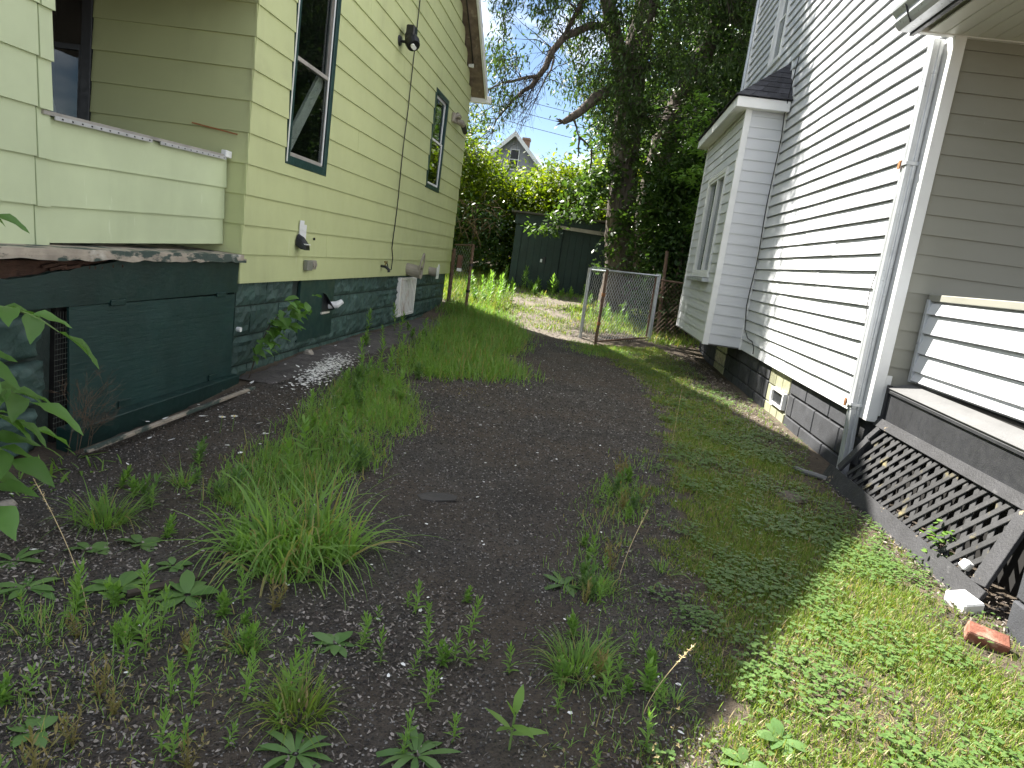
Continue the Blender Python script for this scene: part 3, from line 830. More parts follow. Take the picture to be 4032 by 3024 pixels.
G().box(XW - .045, XW - .012, YB0 - .012, YB0 + .02, .545, 3.93).obj('inside_corner_strip', 'white_paint', bay, .003)
G().box(XB - .002, XW + .02, YB0 + .02, YB1, .548, .566).obj('bay_floor', 'grey_ledge', bay)
bw = window('window', white, FBf, *BWN, 'white_paint', 'white_paint', cw=.075, sw=.04, mull=[12.28], out=.035, inside=False)
G().box(XB - .10, XB + .01, 11.44, 13.28, 1.455, 1.522).obj('sill', 'grey_metal', bw, .006)
# bay roof: fascia, soffit, hip with shingles
FY0, FY1, FX = 10.66, 14.38, 1.632
g = G(); g.box(FX, XW - .03, FY0, FY0 + .03, 3.905, 4.045); g.box(FX - .001, FX + .03, FY0 + .0305, FY1, 3.905, 4.045)
bf = g.obj('fascia', 'white_paint', white, .004)
for i in range(14):
    a = FY0 + .035 + i * .2645
    G().box(FX + .032, XB + .0, a, a + .262, 3.908, 3.922).obj('soffit_panel', 'soffit', bf, .002)
G().box(XB + .001, XW - .03, FY0 + .035, YB0 - .02, 3.908, 3.922).obj('soffit_panel', 'soffit', bf, .002)
RP = Vector((XW, 11.27, 4.70)); RP2 = Vector((XW, 13.75, 4.70))
A = Vector((FX - .03, FY0 - .03, 4.05)); B = Vector((XW, FY0 - .03, 4.05)); C = Vector((FX - .03, FY1 + .03, 4.05)); D = Vector((XW, FY1 + .03, 4.05))
br = G().add([A, B, RP, RP2, D, C], [(0, 1, 2), (0, 2, 3, 5), (5, 3, 4)]).obj('bay_roof', 'shingle', white)
def shingles(o, a, b, r0, r1, rows, nper):
    """lay shingle tabs over the quad a-b (eave) to r0-r1 (ridge)"""
    nrm = (b - a).cross((r0 - a) if (r0 - a).length > .1 else (r1 - a)).normalized()
    if nrm.z < 0: nrm = -nrm
    for i in range(rows):
        t0, t1 = i / rows, min(1, (i + 1.12) / rows)
        p0, q0 = a.lerp(r0, t0), b.lerp(r1, t0); p1, q1 = a.lerp(r0, t1), b.lerp(r1, t1)
        w = (q0 - p0).length
        n = max(1, round(w / nper))
        for j in range(n):
            s0, s1 = (j + .03) / n, (j + .97) / n
            c = [p0.lerp(q0, s0), p0.lerp(q0, s1), p1.lerp(q1, s1), p1.lerp(q1, s0)]
            if (c[0] - c[1]).length < .03: continue
            tk = .012 + rnd.uniform(0, .004)
            v = [c[0] + nrm * .004, c[1] + nrm * .004, c[2] + nrm * .002, c[3] + nrm * .002, c[0] + nrm * tk, c[1] + nrm * tk, c[2] + nrm * .006, c[3] + nrm * .006]
            G().add(v, [(0, 3, 2, 1), (4, 5, 6, 7), (0, 1, 5, 4), (1, 2, 6, 5), (2, 3, 7, 6), (3, 0, 4, 7)]).obj('shingle', 'shingle', o)
shingles(br, A, B, RP + Vector((-.02, 0, 0)), RP, 7, .2)
shingles(br, C, A, RP2, RP, 7, .3)
G().bar(RP + Vector((-.012, -.06, .06)), B + Vector((-.012, -.02, .02)), .035, .02, (1, 0, 0)).obj('flashing', 'white_paint', br)

# ---- gutter, soffit, downspout of the white house porch
pr = thing('porch', 'white house porch with siding half-wall, black skirt panel and soffit roof', 'porch', (3.5, 4, 0))
proof = G().box(2.11, 7.5, .5, 5.90, 3.50, 3.72).obj('porch_roof', 'soffit', pr)
for i in range(14):
    x = 2.155 + i * .115
    G().box(x, x + .112, .5, 5.845, 3.462, 3.476).obj('soffit_panel', 'soffit', proof, .004)
G().box(2.10, 8, 5.846, 5.90, 3.455, 3.50).obj('wall_trim', 'white_paint', proof, .003)
G().box(2.065, 2.10, .5, 5.96, 3.455, 3.64).obj('fascia', 'dark_frame', proof, .003)
prof = [(2.06, 3.47), (1.98, 3.47), (1.955, 3.49), (1.935, 3.52), (1.935, 3.555), (1.90, 3.59), (1.895, 3.61), (1.905, 3.615), (1.945, 3.56), (1.95, 3.52), (1.985, 3.485), (2.05, 3.485), (2.05, 3.615), (2.06, 3.615)]
gut = G().prism(prof, 1, .5, 5.93).obj('gutter', 'grey_metal', proof)
G().prism([(2.06, 3.47), (1.98, 3.47), (1.955, 3.49), (1.935, 3.52), (1.935, 3.555), (1.90, 3.59), (1.895, 3.61), (2.06, 3.612)], 1, 5.93, 5.936).obj('gutter_end', 'white_paint', proof)
G().tube([(1.90, 5.72, 3.62), (1.93, 5.70, 3.53), (1.97, 5.71, 3.466)], .007, 5).obj('hanger_wire', 'wire', proof)
def tubebox(pts, w, d):
    """rectangular downspout through points; w across x, d across y"""
    g = G(); v = []; f = []
    for p in pts:
        x, y, z = p
        for a, b in ((-.5, -.5), (-.15, -.5), (-.1, -.42), (.1, -.42), (.15, -.5), (.5, -.5), (.5, .5), (-.5, .5), (-.5, .2), (-.43, .1), (-.43, -.1), (-.5, -.2)): v.append((x + a * w, y + b * d, z))
    n = 12
    for i in range(len(pts) - 1):
        for k in range(n): f.append((i * n + k, i * n + (k + 1) % n, (i + 1) * n + (k + 1) % n, (i + 1) * n + k))
    f += [tuple(range(n - 1, -1, -1)), tuple(range((len(pts) - 1) * n, len(pts) * n))]
    return g.add(v, f)
dsp = tubebox([(2.30, 6.035, 3.47), (2.305, 6.035, 2.6), (2.305, 6.035, 1.2), (2.31, 6.035, .62), (2.31, 6.04, .60)], .075, .105).obj('downspout', 'grey_metal', white, .002)
G().add(*(lambda t: (t.v, t.f))(tubebox([(2.312, 6.038, .61), (2.335, 6.06, .30), (2.35, 6.08, -.02)], .068, .098))).obj('downspout_shoe', 'grey_metal', dsp, .002)
for z in (2.55, .63):
    G().box(2.258, 2.352, 5.975, 6.095, z, z + .028).obj('strap', 'grey_metal', dsp, .002)
    G().box(2.249, 2.2585, 6.07, 6.115, z - .02, z + .045).obj('strap_clip', 'rust', dsp, .002)

# ---- half wall, ledge, skirt panel
XH = 2.62
def FRp(u, n, z): return (XH - n, u, z)
hw = G().box(XH + .038, XH + .1, .8, YR - .02, .90, 1.56).obj('half_wall', 'white_vinyl', pr)
for (z0, e) in ((.925, .075), (1.0, .143), (1.143, .158), (1.301, .148), (1.449, .095)):
    board('vinyl_panel', FRp, .8, YR - .075, z0, e, .028, 'white_vinyl', hw, lap=.003, groove=(.10, .02))
G().box(XH - .022, XH + .12, .8, YR - .03, 1.548, 1.60).obj('cap', 'shaded_vinyl', hw, .005)
G().box(XH - .03, XH + .02, YR - .074, YR - .03, .91, 1.56).obj('channel_strip', 'grey_metal', hw, .002)
def slope_z(y): return .018 * (y - 5.8)
lv = []
for y in (.8, YR - .05):
    s = slope_z(y)
    lv += [(2.455, y, .822 + s), (XH + .05, y, .885 + s), (XH + .05, y, .905 + s), (2.44, y, .842 + s)]
G().add(lv, [(0, 1, 2, 3), (7, 6, 5, 4), (0, 4, 5, 1), (1, 5, 6, 2), (2, 6, 7, 3), (3, 7, 4, 0)]).obj('ledge', 'grey_ledge', pr, .003)
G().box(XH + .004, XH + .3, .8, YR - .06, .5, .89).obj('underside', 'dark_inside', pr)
pv = []
for y in (.8, 5.80):
    s = slope_z(y); s2 = .036 * (y - 5.8)
    pv += [(2.462, y, .574 + s2), (2.475, y, .574 + s2), (2.475, y, .820 + s), (2.462, y, .820 + s)]
pan = G().add(pv, [(0, 1, 2, 3), (7, 6, 5, 4), (0, 4, 5, 1), (1, 5, 6, 2), (2, 6, 7, 3), (3, 7, 4, 0)]).obj('skirt_panel', 'black_paint', pr, .002)
for (dz, n0, n1) in ((.80, 2.448, 2.461), (.552, 2.448, 2.476)):
    g = G(); v = []
    for y in (.8, 5.82):
        s = (slope_z(y) if dz > .7 else .036 * (y - 5.8))
        v += [(n0, y, dz + s), (n1, y, dz + s), (n1, y, dz + .024 + s), (n0, y, dz + .024 + s)]
    g.add(v, [(0, 1, 2, 3), (7, 6, 5, 4), (0, 4, 5, 1), (1, 5, 6, 2), (2, 6, 7, 3), (3, 7, 4, 0)]).obj('moulding', 'black_paint', pan, .003)
G().box(2.448, 2.478, 5.805, 5.845, .56, .86).obj('end_post', 'black_paint', pr, .003)
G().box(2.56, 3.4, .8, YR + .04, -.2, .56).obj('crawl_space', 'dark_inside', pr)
pblock = thing('block_pier', 'grey concrete block pier at the frame edge beside the lattice', 'pier', (2.5, 3.3, 0))
for i, (zz, dx) in enumerate(((-.06, 0), (.185, .01))):
    o = link('block', cblock(.40, .235), pblock); o.location = (2.235 + dx, 3.235, zz); o.matrix_parent_inverse = Matrix.Translation(-Vector(pblock.location))
    o2 = link('block', cblock(.40, .235), pblock); o2.location = (2.235 + dx, 2.81, zz); o2.matrix_parent_inverse = Matrix.Translation(-Vector(pblock.location))

# ---- lattice panel leaning out from the porch skirt
lat = thing('lattice_panel', 'weathered black diagonal lattice panel leaning out from the porch skirt', 'lattice', (2.3, 4.8, 0))
LD = Vector((.24, 0, .52)).normalized(); LO = Vector((2.215, 0, .025)); LN = Vector((-.52, 0, .24)).normalized()
def LP(y, s, n=0.): return LO + LD * s + LN * n + Vector((0, y, 0))
def lbar(name, y0, s0, y1, s1, w, t, n, mat, sc=None):
    a = LP(y0, s0, n); b = LP(y1, s1, n)
    return G().bar(a, b, w, t, LN).obj(name, mat, lat, .0025)
lbar('bottom_rail', 6.02, .015, 3.63, .015, .145, .024, .022, 'lattice_frame')
lbar('top_rail', 5.86, .575, 2.4, .565, .075, .022, .02, 'lattice_frame')
lbar('stile', 3.715, .09, 3.79, .535, .125, .024, .0225, 'lattice_frame')
lbar('stile', 5.83, .10, 5.74, .42, .085, .022, .034, 'lattice_frame')
lbar('stile', 5.80, .40, 5.74, .54, .07, .02, .02, 'lattice_frame')
def clip_slat(yc, sl, lo, hi, ya, yb):
    """slat through (yc at s=.3) with dy/ds = sl, clipped to the panel; returns endpoints"""
    s0, s1 = lo, hi
    def y(s): return yc + sl * (s - .3)
    if sl < 0:
        if y(s0) > yb: s0 = .3 + (yb - yc) / sl
        if y(s1) < ya: s1 = .3 + (ya - yc) / sl
    else:
        if y(s0) < ya: s0 = .3 + (ya - yc) / sl
        if y(s1) > yb: s1 = .3 + (yb - yc) / sl
    return (y(s0), s0, y(s1), s1) if s1 - s0 > .07 else None
for i in range(18):
    r = clip_slat(3.78 + i * .119, -.76 + rnd.uniform(-.03, .03), .08, .54, 3.79, 5.72)
    if r: lbar('front_slat', *r, .042, .008, .004 + rnd.uniform(-.002, .002), 'lattice_wood')
for i in range(18):
    r = clip_slat(3.80 + i * .119, .70 + rnd.uniform(-.03, .03), .08, .54, 3.79, 5.72)
    if r: lbar('back_slat', *r, .042, .008, -.0075 + rnd.uniform(-.001, .001), 'lattice_wood')
# ================================================================== fixtures on the green wall
t = thing('security_light', 'small black spotlight on a swivel arm, high on the green wall', 'spotlight', (XS, 10.25, 4.12))
G().tube([(XS + .005, 10.22, 4.12), (XS + .035, 10.22, 4.12)], [.075, .06], 14).obj('base', 'black_plastic', t)
G().tube([(XS + .03, 10.22, 4.12), (XS + .10, 10.24, 4.12), (XS + .14, 10.26, 4.14)], .02, 8).obj('arm', 'black_plastic', t)
G().box(XS + .10, XS + .22, 10.18, 10.36, 4.15, 4.34).obj('battery_box', 'black_plastic', t, .015)
hd = G().tube([(XS + .13, 10.30, 4.24), (XS + .19, 10.24, 4.13), (XS + .225, 10.20, 4.07)], [.075, .105, .09], 14).obj('lamp_head', 'black_plastic', t)
for d in (-.035, .035):
    G().tube([(XS + .222, 10.20 + d, 4.065), (XS + .236, 10.185 + d, 4.045)], [.03, .03], 10).obj('lens', 'lamp_glass', hd)

t = thing('dryer_vent', 'dark hooded vent with shiny white back plate low on the green wall', 'vent', (XS, 7.36, 1.25))
G().box(XS + .012, XS + .028, 7.36, 7.53, 1.25, 1.46).obj('back_plate', 'white_paint', t, .003)
G().box(XS + .029, XS + .036, 7.33, 7.44, 1.40, 1.50).obj('top_tab', 'white_paint', t, .003)
g = G()
v = []
for (n, zt, zb, w) in ((.02, 1.36, 1.24, .065), (.08, 1.33, 1.205, .065), (.13, 1.27, 1.20, .06)):
    for k in range(9):
        a = PI * k / 8
        v.append((XS + n, 7.35 + w * math.cos(a), zb + (zt - zb) * math.sin(a)))
f = [(i * 9 + k, i * 9 + k + 1, (i + 1) * 9 + k + 1, (i + 1) * 9 + k) for i in range(2) for k in range(8)] + [tuple(range(18, 27)), tuple(range(9))]
g.add(v, f).obj('hood', 'black_plastic', t)
G().box(XS + .09, XS + .14, 7.30, 7.40, 1.255, 1.265).obj('damper', 'white_paint', t)

t = thing('outlet_box', 'grey square outdoor outlet box above the foundation', 'outlet', (XS, 7.66, .98))
G().box(XS + .012, XS + .065, 7.56, 7.70, .975, 1.085).obj('box', 'grey_box', t, .006)
cv = G().box(XS + .012, XS + .05, 7.715, 7.85, .985, 1.085).obj('cover', 'beige_plastic', t, .008)
for d in (.755, .81):
    G().tube([(XS + .05, 7 + d, 1.035), (XS + .062, 7 + d, 1.035)], [.028, .026], 10).obj('flap', 'beige_plastic', cv)
g = G().tube([(XS + .016, 7.78, 1.32), (XS + .03, 7.78, 1.32)], .014, 8)
L(g.obj('wall_hole', 'black_plastic'), 'tiny black plugged hole in the green siding above the outlet', 'hole')

t = thing('faucet', 'brass hose tap sticking out of the green siding', 'faucet', (XS, 10.48, 1.02))
G().tube([(XS, 10.48, 1.02), (XS + .08, 10.48, 1.02), (XS + .13, 10.48, .985), (XS + .14, 10.48, .945)], [.018, .022, .022, .02], 10).obj('spout', 'dark_frame', t)
G().tube([(XS + .07, 10.48, 1.03), (XS + .08, 10.48, 1.085)], .01, 8).obj('spindle', 'brass', t)
G().tube([(XS + .08, 10.41, 1.09), (XS + .08, 10.48, 1.092), (XS + .08, 10.55, 1.09)], .012, 8).obj('handle', 'brass', t)

def cup_vent(name, label, y, z, r, ln, ring):
    t = thing(name, label, 'vent', (XS, y, z))
    v = []; nseg = 14
    prof = [(.0, r * .95), (ln * .5, r), (ln, r * 1.05), (ln + .015, r * 1.12), (ln + .016, r * .85), (ln * .3, r * .8)]
    for (n, rr) in prof:
        for k in range(nseg):
            a = 2 * PI * k / nseg
            v.append((XS + .01 + n, y + rr * math.cos(a), z - n * .12 + rr * math.sin(a)))
    f = [(i * nseg + k, i * nseg + (k + 1) % nseg, (i + 1) * nseg + (k + 1) % nseg, (i + 1) * nseg + k) for i in range(len(prof) - 1) for k in range(nseg)]
    G().add(v, f + [tuple(range(5 * nseg, 6 * nseg))]).obj('hood', 'beige_plastic', t)
    if ring:
        pts = [(XS + ln + .02 + .02 * math.sin(a), y + .11 * math.cos(a) * (1.0 if math.sin(a) < .3 else .8), z + .10 + .19 * math.sin(a)) for a in np.linspace(-PI * .5, PI * 1.5, 22)]
        G().tube(pts, .016, 6).obj('flange', 'beige_plastic', t)
    else:
        G().prism([(y - .11, z - .13), (y + .10, z - .13), (y + .12, z + .11), (y + .02, z + .16), (y - .02, z + .10), (y - .11, z + .09)], 0, XS + ln + .02, XS + ln + .03).obj('face_plate', 'white_paint', t)
cup_vent('flue_vent', 'tan stained tube vent with a raised pointed flange above the white grille', 12.02, .975, .105, .24, True)
cup_vent('flue_vent', 'smaller pale tube vent with a broken plate near the far corner', 13.72, .93, .085, .16, False)

t = thing('floodlight', 'beige twin flood lamp with one black bulb beside the far window', 'floodlight', (XS, 14.3, 3.85))
G().box(XS + .015, XS + .07, 14.10, 14.30, 3.80, 3.97).obj('mount', 'beige_plastic', t, .01)
lh = G().tube([(XS + .06, 14.30, 3.86), (XS + .13, 14.55, 3.86), (XS + .15, 14.62, 3.83)], [.05, .065, .05], 10).obj('lamp_head', 'beige_plastic', t)
G().tube([(XS + .15, 14.62, 3.83), (XS + .18, 14.78, 3.72)], [.055, .045], 10).obj('bulb', 'black_plastic', lh)
G().tube([(XS + .05, 14.18, 3.90), (XS + .10, 14.22, 3.95), (XS + .12, 14.34, 3.93)], [.03, .05, .045], 8).obj('lamp_head', 'beige_plastic', t)

pts = [(XS + .03, 10.97 + .006 * math.sin(z * 3), z) for z in np.arange(5.6, 3.2, -.2)] + [(XS + .03, 10.95 - .02 * (3.2 - z) + .02 * math.sin(z * 4), z) for z in np.arange(3.2, 1.24, -.1)] + [(XS + .03, 11.0, 1.15), (XS + .04, 10.95, .97), (XS + .04, 10.80, .96), (XS + .03, 10.74, 1.05), (XS + .02, 10.70, 1.08)]
L(G().tube(pts, .0085, 5).obj('cable', 'wire'), 'thin black cable hanging down the green siding between the windows', 'cable')

# wires on the white house
pts = [(2.345, 6.19, z) for z in (2.9,)] + [(2.335 + .012 * math.sin(z * 7), 6.20 + .05 * math.sin(z * 5.2) + .03 * (2.9 - z), z) for z in np.arange(2.75, .74, -.1)]
L(G().tube(pts, .0045, 4).obj('cable', 'wire_grey'), 'thin grey wire sagging beside the downspout on white siding', 'cable')
pts = [(2.33, 10.62, 4.62), (2.30, 10.64, 4.08), (2.31, 10.72, 3.85)] + [(2.335 + .01 * math.sin(z * 4), 10.79 + .012 * math.sin(z * 6), z) for z in np.arange(3.6, 1.0, -.2)] + [(2.345, 10.70, .86), (2.33, 10.35, .76), (2.33, 10.05, .745), (2.31, 9.80, .68), (2.31, 9.78, .60)]
L(G().tube(pts, .007, 4).obj('cable', 'wire'), 'dark wire running down the bay corner to a loose coil on white siding', 'cable')

# ================================================================== chain-link gates and fence
def chain(g, a, b, z0, z1, pitch=.085, r=.0026, zb=None):
    """woven diamonds between ground points a and b"""
    a = Vector(a); b = Vector(b); w = (b - a).length; d = (b - a) / w
    nrm = Vector((-d.y, d.x, 0))
    za = lambda u: (zb(u) if zb else z0)
    n = int(w / pitch) + 1
    hgt = z1 - z0
    for s in (1, -1):
        k = -int(hgt / pitch) - 1
        while k < n + int(hgt / pitch) + 1:
            u0 = k * pitch
            # line u = u0 + s*(z - z0)*.8
            pts = []
            lo, hi = 0, hgt
            if s > 0: lo = max(0, -u0 / .8); hi = min(hgt, (w - u0) / .8)
            else: lo = max(0, (u0 - w) / .8); hi = min(hgt, u0 / .8)
            if hi - lo > .03:
                p = a + d * (u0 + s * lo * .8) + Vector((0, 0, z0 + lo)); q = a + d * (u0 + s * hi * .8) + Vector((0, 0, z0 + hi))
                g.tube([p + nrm * (.003 * s), q + nrm * (.003 * s)], r, 3, False)
            k += 1
    return g
def gz(x, y): return float(h(x, y))
P1 = (-.012, 14.09); P2 = (.295, 13.57); P3 = (1.40, 14.99)
gate = thing('gate', 'galvanised chain-link gate swung open on the right of the driveway', 'gate', (P3[0], P3[1], 0))
G().tube([(*P1, gz(*P1) - .02), (P1[0] - .02, P1[1], 1.42)], .034, 12).obj('upright', 'galvanised', gate)
G().tube([(P2[0] - .005, P2[1], gz(*P2)), (P2[0], P2[1], 1.43)], .028, 12).obj('upright', 'rusty_pipe', gate)
G().tube([(P1[0], P1[1], 1.385), (P2[0], P2[1], 1.40)], .017, 8).obj('top_rail', 'galvanised', gate)
G().tube([(*P2, 1.415), (*P3, 1.45)], .019, 8).obj('top_rail', 'galvanised', gate)
G().tube([(*P2, .07), (*P3, .05 + gz(*P3))], .019, 8).obj('bottom_rail', 'rusty_pipe', gate)
G().tube([(P3[0] - .07, P3[1] - .09, .07 + gz(*P3)), (P3[0] - .08, P3[1] - .09, 1.43)], .02, 8).obj('upright', 'rusty_pipe', gate)
L(chain(G(), (*P1, 0), (*P2, 0), .10, 1.40).obj('chain_link', 'galvanised', gate), None, kind='stuff')
L(chain(G(), (*P2, 0), (P3[0] - .08, P3[1] - .09, 0), .08, 1.42).obj('chain_link', 'galvanised', gate), None, kind='stuff')
for z in (.40, .95):
    G().tube([(P2[0], P2[1], z - .02), (P2[0], P2[1], z + .04)], .038, 10).obj('hinge_band', 'rust', gate)
g = G()
for i in range(14):
    u = i / 13; x = P1[0] + (P2[0] - P1[0]) * u; y = P1[1] + (P2[1] - P1[1]) * u
    g.tube([(x, y, 1.40), (x + .02, y, 1.46)], .003, 3)
L(g.obj('wire_ties', 'galvanised', gate), None, kind='stuff')
L(G().tube([(P3[0], P3[1], -.1), (P3[0] - .025, P3[1], 1.49)], .048, 14).obj('gate_post', 'galvanised'), 'thick galvanised gate post at the white house side', 'post')
L(G().tube([(1.63, 15.6, -.1), (1.52, 15.6, 1.99)], .036, 10).obj('gate_post', 'rusty_pipe'), 'taller leaning rusty pole behind the right gate post', 'post')
fence = thing('fence', 'short chain-link fence run in shade between gate post and bay', 'fence', (2, 15.1, 0))
L(chain(G(), (1.42, 15.0, 0), (2.42, 15.25, 0), .1, 1.35).obj('chain_link', 'rusty_pipe', fence), None, kind='stuff')
G().tube([(1.42, 15.0, 1.37), (2.42, 15.25, 1.37)], .018, 8).obj('top_rail', 'rusty_pipe', fence)
# left gate leaf
Q1 = (-2.98, 15.42); Q2 = (-2.51, 15.0)
lg = thing('gate', 'narrow rusty chain-link gate leaf folded back by the green house corner', 'gate', (*Q1, 0))
for (q, zt, rr) in ((Q1, 1.42, .042), (Q2, 1.56, .032)):
    G().tube([(*q, gz(*q) - .05), (q[0] - .01, q[1], zt)], rr, 10).obj('upright', 'rusty_pipe', lg)
G().tube([(*Q1, 1.50), (*Q2, 1.54)], .018, 8).obj('top_rail', 'rusty_pipe', lg)
G().tube([(*Q1, .25), (*Q2, .12)], .018, 8).obj('bottom_rail', 'rusty_pipe', lg)
L(chain(G(), (*Q1, 0), (*Q2, 0), .15, 1.5).obj('chain_link', 'galvanised', lg), None, kind='stuff')
for z in (.55, 1.1):
    G().tube([(*Q2, z), (*Q2, z + .05)], .045, 10).obj('latch_band', 'black_plastic', lg)
sg = G().bar((-2.80, 15.215, .95), (-2.80, 15.215, 1.30), .13, .02, (.67, -.74, 0)).obj('notice_plate', 'sign_brown')
L(sg, 'small brown and white plate wired onto the left gate mesh', 'plate')
s2 = G().bar((-2.793, 15.198, .955), (-2.793, 15.198, 1.02), .12, .006, (.67, -.74, 0)).obj('white_strip', 'white_paint', sg)

# ================================================================== shed
SX0, SX1, SY = -2.24, .75, 20.0
shed = thing('shed', 'dark green board shed with a low roof behind the path', 'shed', (-.8, 20.8, .6))
body = G().box(SX0 + .02, SX1 - .02, SY + .03, SY + 2.2, .3, 2.5).obj('wall', 'shed_paint', shed)
i = 0; x = SX0
while x < SX1 - .05:
    w = .19
    G().box(x, min(x + w - .006, SX1), SY + rnd.uniform(-.004, .004), SY + .03, .52, 2.40).obj('board', 'shed_paint', body, .003)
    x += w; i += 1
y = SY + .04
while y < SY + 2.1:
    G().box(SX0 - .012, SX0 + .02, y, y + .185, .52, 2.40).obj('board', 'shed_paint', body, .003); y += .19
door = G().box(-2.02, -.92, SY - .03, SY - .008, .62, 2.28).obj('door', 'shed_paint', shed)
for k in range(6):
    G().box(-2.01 + k * .18, -1.835 + k * .18, SY - .043, SY - .031, .63, 2.27).obj('door_board', 'shed_paint', door, .003)
G().box(-1.44, -1.38, SY - .075, SY - .044, 1.36, 1.46).obj('padlock', 'galvanised', door, .008)
G().box(-1.36, -1.30, SY - .07, SY - .044, 1.34, 1.52).obj('hasp', 'dark_frame', door, .004)
G().box(SX0 - .04, SX1 + .1, SY - .06, SY - .012, 2.32, 2.62).obj('header_board', 'shed_paint', shed, .006)
G().add([(SX0 - .15, SY - .2, 2.66), (SX1 + .2, SY - .2, 2.72), (SX1 + .2, SY + 2.4, 2.45), (SX0 - .15, SY + 2.4, 2.39), (SX0 - .15, SY - .2, 2.61), (SX1 + .2, SY - .2, 2.67), (SX1 + .2, SY + 2.4, 2.40), (SX0 - .15, SY + 2.4, 2.34)],
        [(0, 1, 2, 3), (7, 6, 5, 4), (0, 4, 5, 1), (1, 5, 6, 2), (2, 6, 7, 3), (3, 7, 4, 0)]).obj('roof', 'roof_dark', shed)
G().add([(-1.15, SY - .08, 2.33), (.3, SY - .12, 2.30), (.3, SY - .09, 2.40), (-1.15, SY - .065, 2.42)], [(0, 1, 2, 3)]).obj('loose_strip', 'grey_board', shed)

# ================================================================== far house and wires
FYH = 45.
fh = thing('house', 'distant grey house gable with white eaves above the vines', 'house', (-5.8, 47, 4))
k_ = FYH / 60
pk = (-7.718 * k_, 1.45 + 9.749 * k_)
hw_ = 2.9
ez = pk[1] - hw_ * 1.0
G().prism([(pk[0] - hw_, 1.5), (pk[0] + hw_, 1.5), (pk[0] + hw_, ez - .15), (pk[0], pk[1] - .15), (pk[0] - hw_, ez - .15)], 1, FYH, FYH + 7).obj('wall', 'grey_siding', fh)
rr = G()
for s in (-1, 1):
    rr.prism([(pk[0], pk[1] - .12), (pk[0], pk[1]), (pk[0] + s * (hw_ + .3), ez - .30), (pk[0] + s * (hw_ + .3), ez - .42)], 1, FYH - .35, FYH + 7.3)
ro = rr.obj('roof', 'roof_dark', fh)
for s in (-1, 1):
    G().prism([(pk[0], pk[1] - .26), (pk[0], pk[1] + .05), (pk[0] + s * (hw_ + .35), ez - .30), (pk[0] + s * (hw_ + .35), ez - .60)], 1, FYH - .42, FYH - .36).obj('bargeboard', 'white_paint', ro)
wx = (-8.02 * k_, -7.25 * k_)
wn = G().box(wx[0], wx[1], FYH - .06, FYH - .005, 1.45 + 6.8 * k_, 1.45 + 8.45 * k_).obj('window', 'white_paint', fh)
for (a, b) in ((6.9, 7.6), (7.68, 8.38)):
    G().box(wx[0] + .05, wx[1] - .05, FYH - .075, FYH - .061, 1.45 + a * k_, 1.45 + b * k_).obj('pane', 'dark_frame', wn)
for i in range(16):
    zz = ez - 1.6 + i * .17
    half = hw_ if zz < ez - .2 else max(.2, pk[1] - .15 - zz)
    for (a, b) in ((pk[0] - half, wx[0]), (wx[1], pk[0] + half)) if zz < 1.45 + 8.45 * k_ else ((pk[0] - half, pk[0] + half),):
        if b - a > .1: G().box(a, b, FYH - .03, FYH + .01, zz, zz + .15).obj('siding_course', 'grey_siding', fh)
ch = G().box(-7.38 * k_, -6.80 * k_, FYH + 1.5, FYH + 2.1, pk[1] - 2, pk[1] - .12).obj('chimney', 'chimney_brick', ro)
G().box(-7.42 * k_, -6.76 * k_, FYH + 1.45, FYH + 2.15, pk[1] - .119, pk[1] + .02).obj('chimney_cap', 'chimney_brick', ch)
for i, (dz, lab) in enumerate(((0., 'highest of the thin utility wires crossing the sky'), (-.62, 'middle utility wire crossing the sky by the far gable'), (-1.25, 'lowest utility wire crossing the sky by the far gable'))):
    pts = [(-14 + 30 * u, 40, 10.2 + dz - 2.4 * u + 1.0 * (2 * u - 1) ** 2) for u in np.linspace(0, 1, 14)]
    L(G().tube(pts, .014, 4).obj('utility_wire', 'wire'), lab, 'wire', 'utility wires behind the trees')

# ================================================================== loose things on the ground
def on(x, y, dz=0.): return Vector((x, y, gz(x, y) + dz))
b = G().box(-.085, .085, -.042, .042, -.03, .03).obj('brick', 'brick', None, .006)
b.location = on(2.03, 3.22, .035); b.rotation_euler = (.35, .12, -.35); L(b, 'loose red brick on the lawn edge by the block pier', 'brick')
b = G().box(-.06, .06, -.07, .07, -.045, .045).obj('support_block', 'white_paint', None, .008)
b.location = on(2.14, 3.64, .02); b.rotation_euler = (.1, -.1, .3); L(b, 'chipped white block propping the lattice corner', 'block')
b = G().box(-.025, .025, -.025, .025, -.025, .025).obj('white_cube', 'white_paint', None, .006)
b.location = LP(3.88, .13, .03); b.rotation_euler = (.4, .3, .5); L(b, 'small white cube lying on the lattice slats', 'cube')
pts = [(-.10, -.06), (-.02, -.075), (.10, -.04), (.11, .02), (.03, .05), (-.06, .045), (-.12, .0)]
b = G().prism(pts, 2, 0, .008).obj('shingle_scrap', 'roof_dark')
b.location = on(-.67, 3.88, .016); b.rotation_euler = (.05, -.03, .2); L(b, 'flat dark scrap of roofing shingle on the driveway', 'shingle')
st = G().bar((-2.82, 3.84, -.05), (-2.83, 6.02, -.035), .035, .022).obj('wood_strip', 'old_wood', None, .003)
L(st, 'long peeling wooden strip on gravel beside the porch skirt', 'strip')
b = link('flat_stick', G().prism([(-.16, -.015), (.0, -.022), (.17, -.01), (.15, .02), (.02, .018), (-.15, .014)], 2, 0, .012).mesh('flat_stick', 'twig'))
b.location = on(-1.42, 2.42, .02); b.rotation_euler = (0, .04, 1.0); L(b, 'short grey weathered stick among plantain leaves', 'stick')
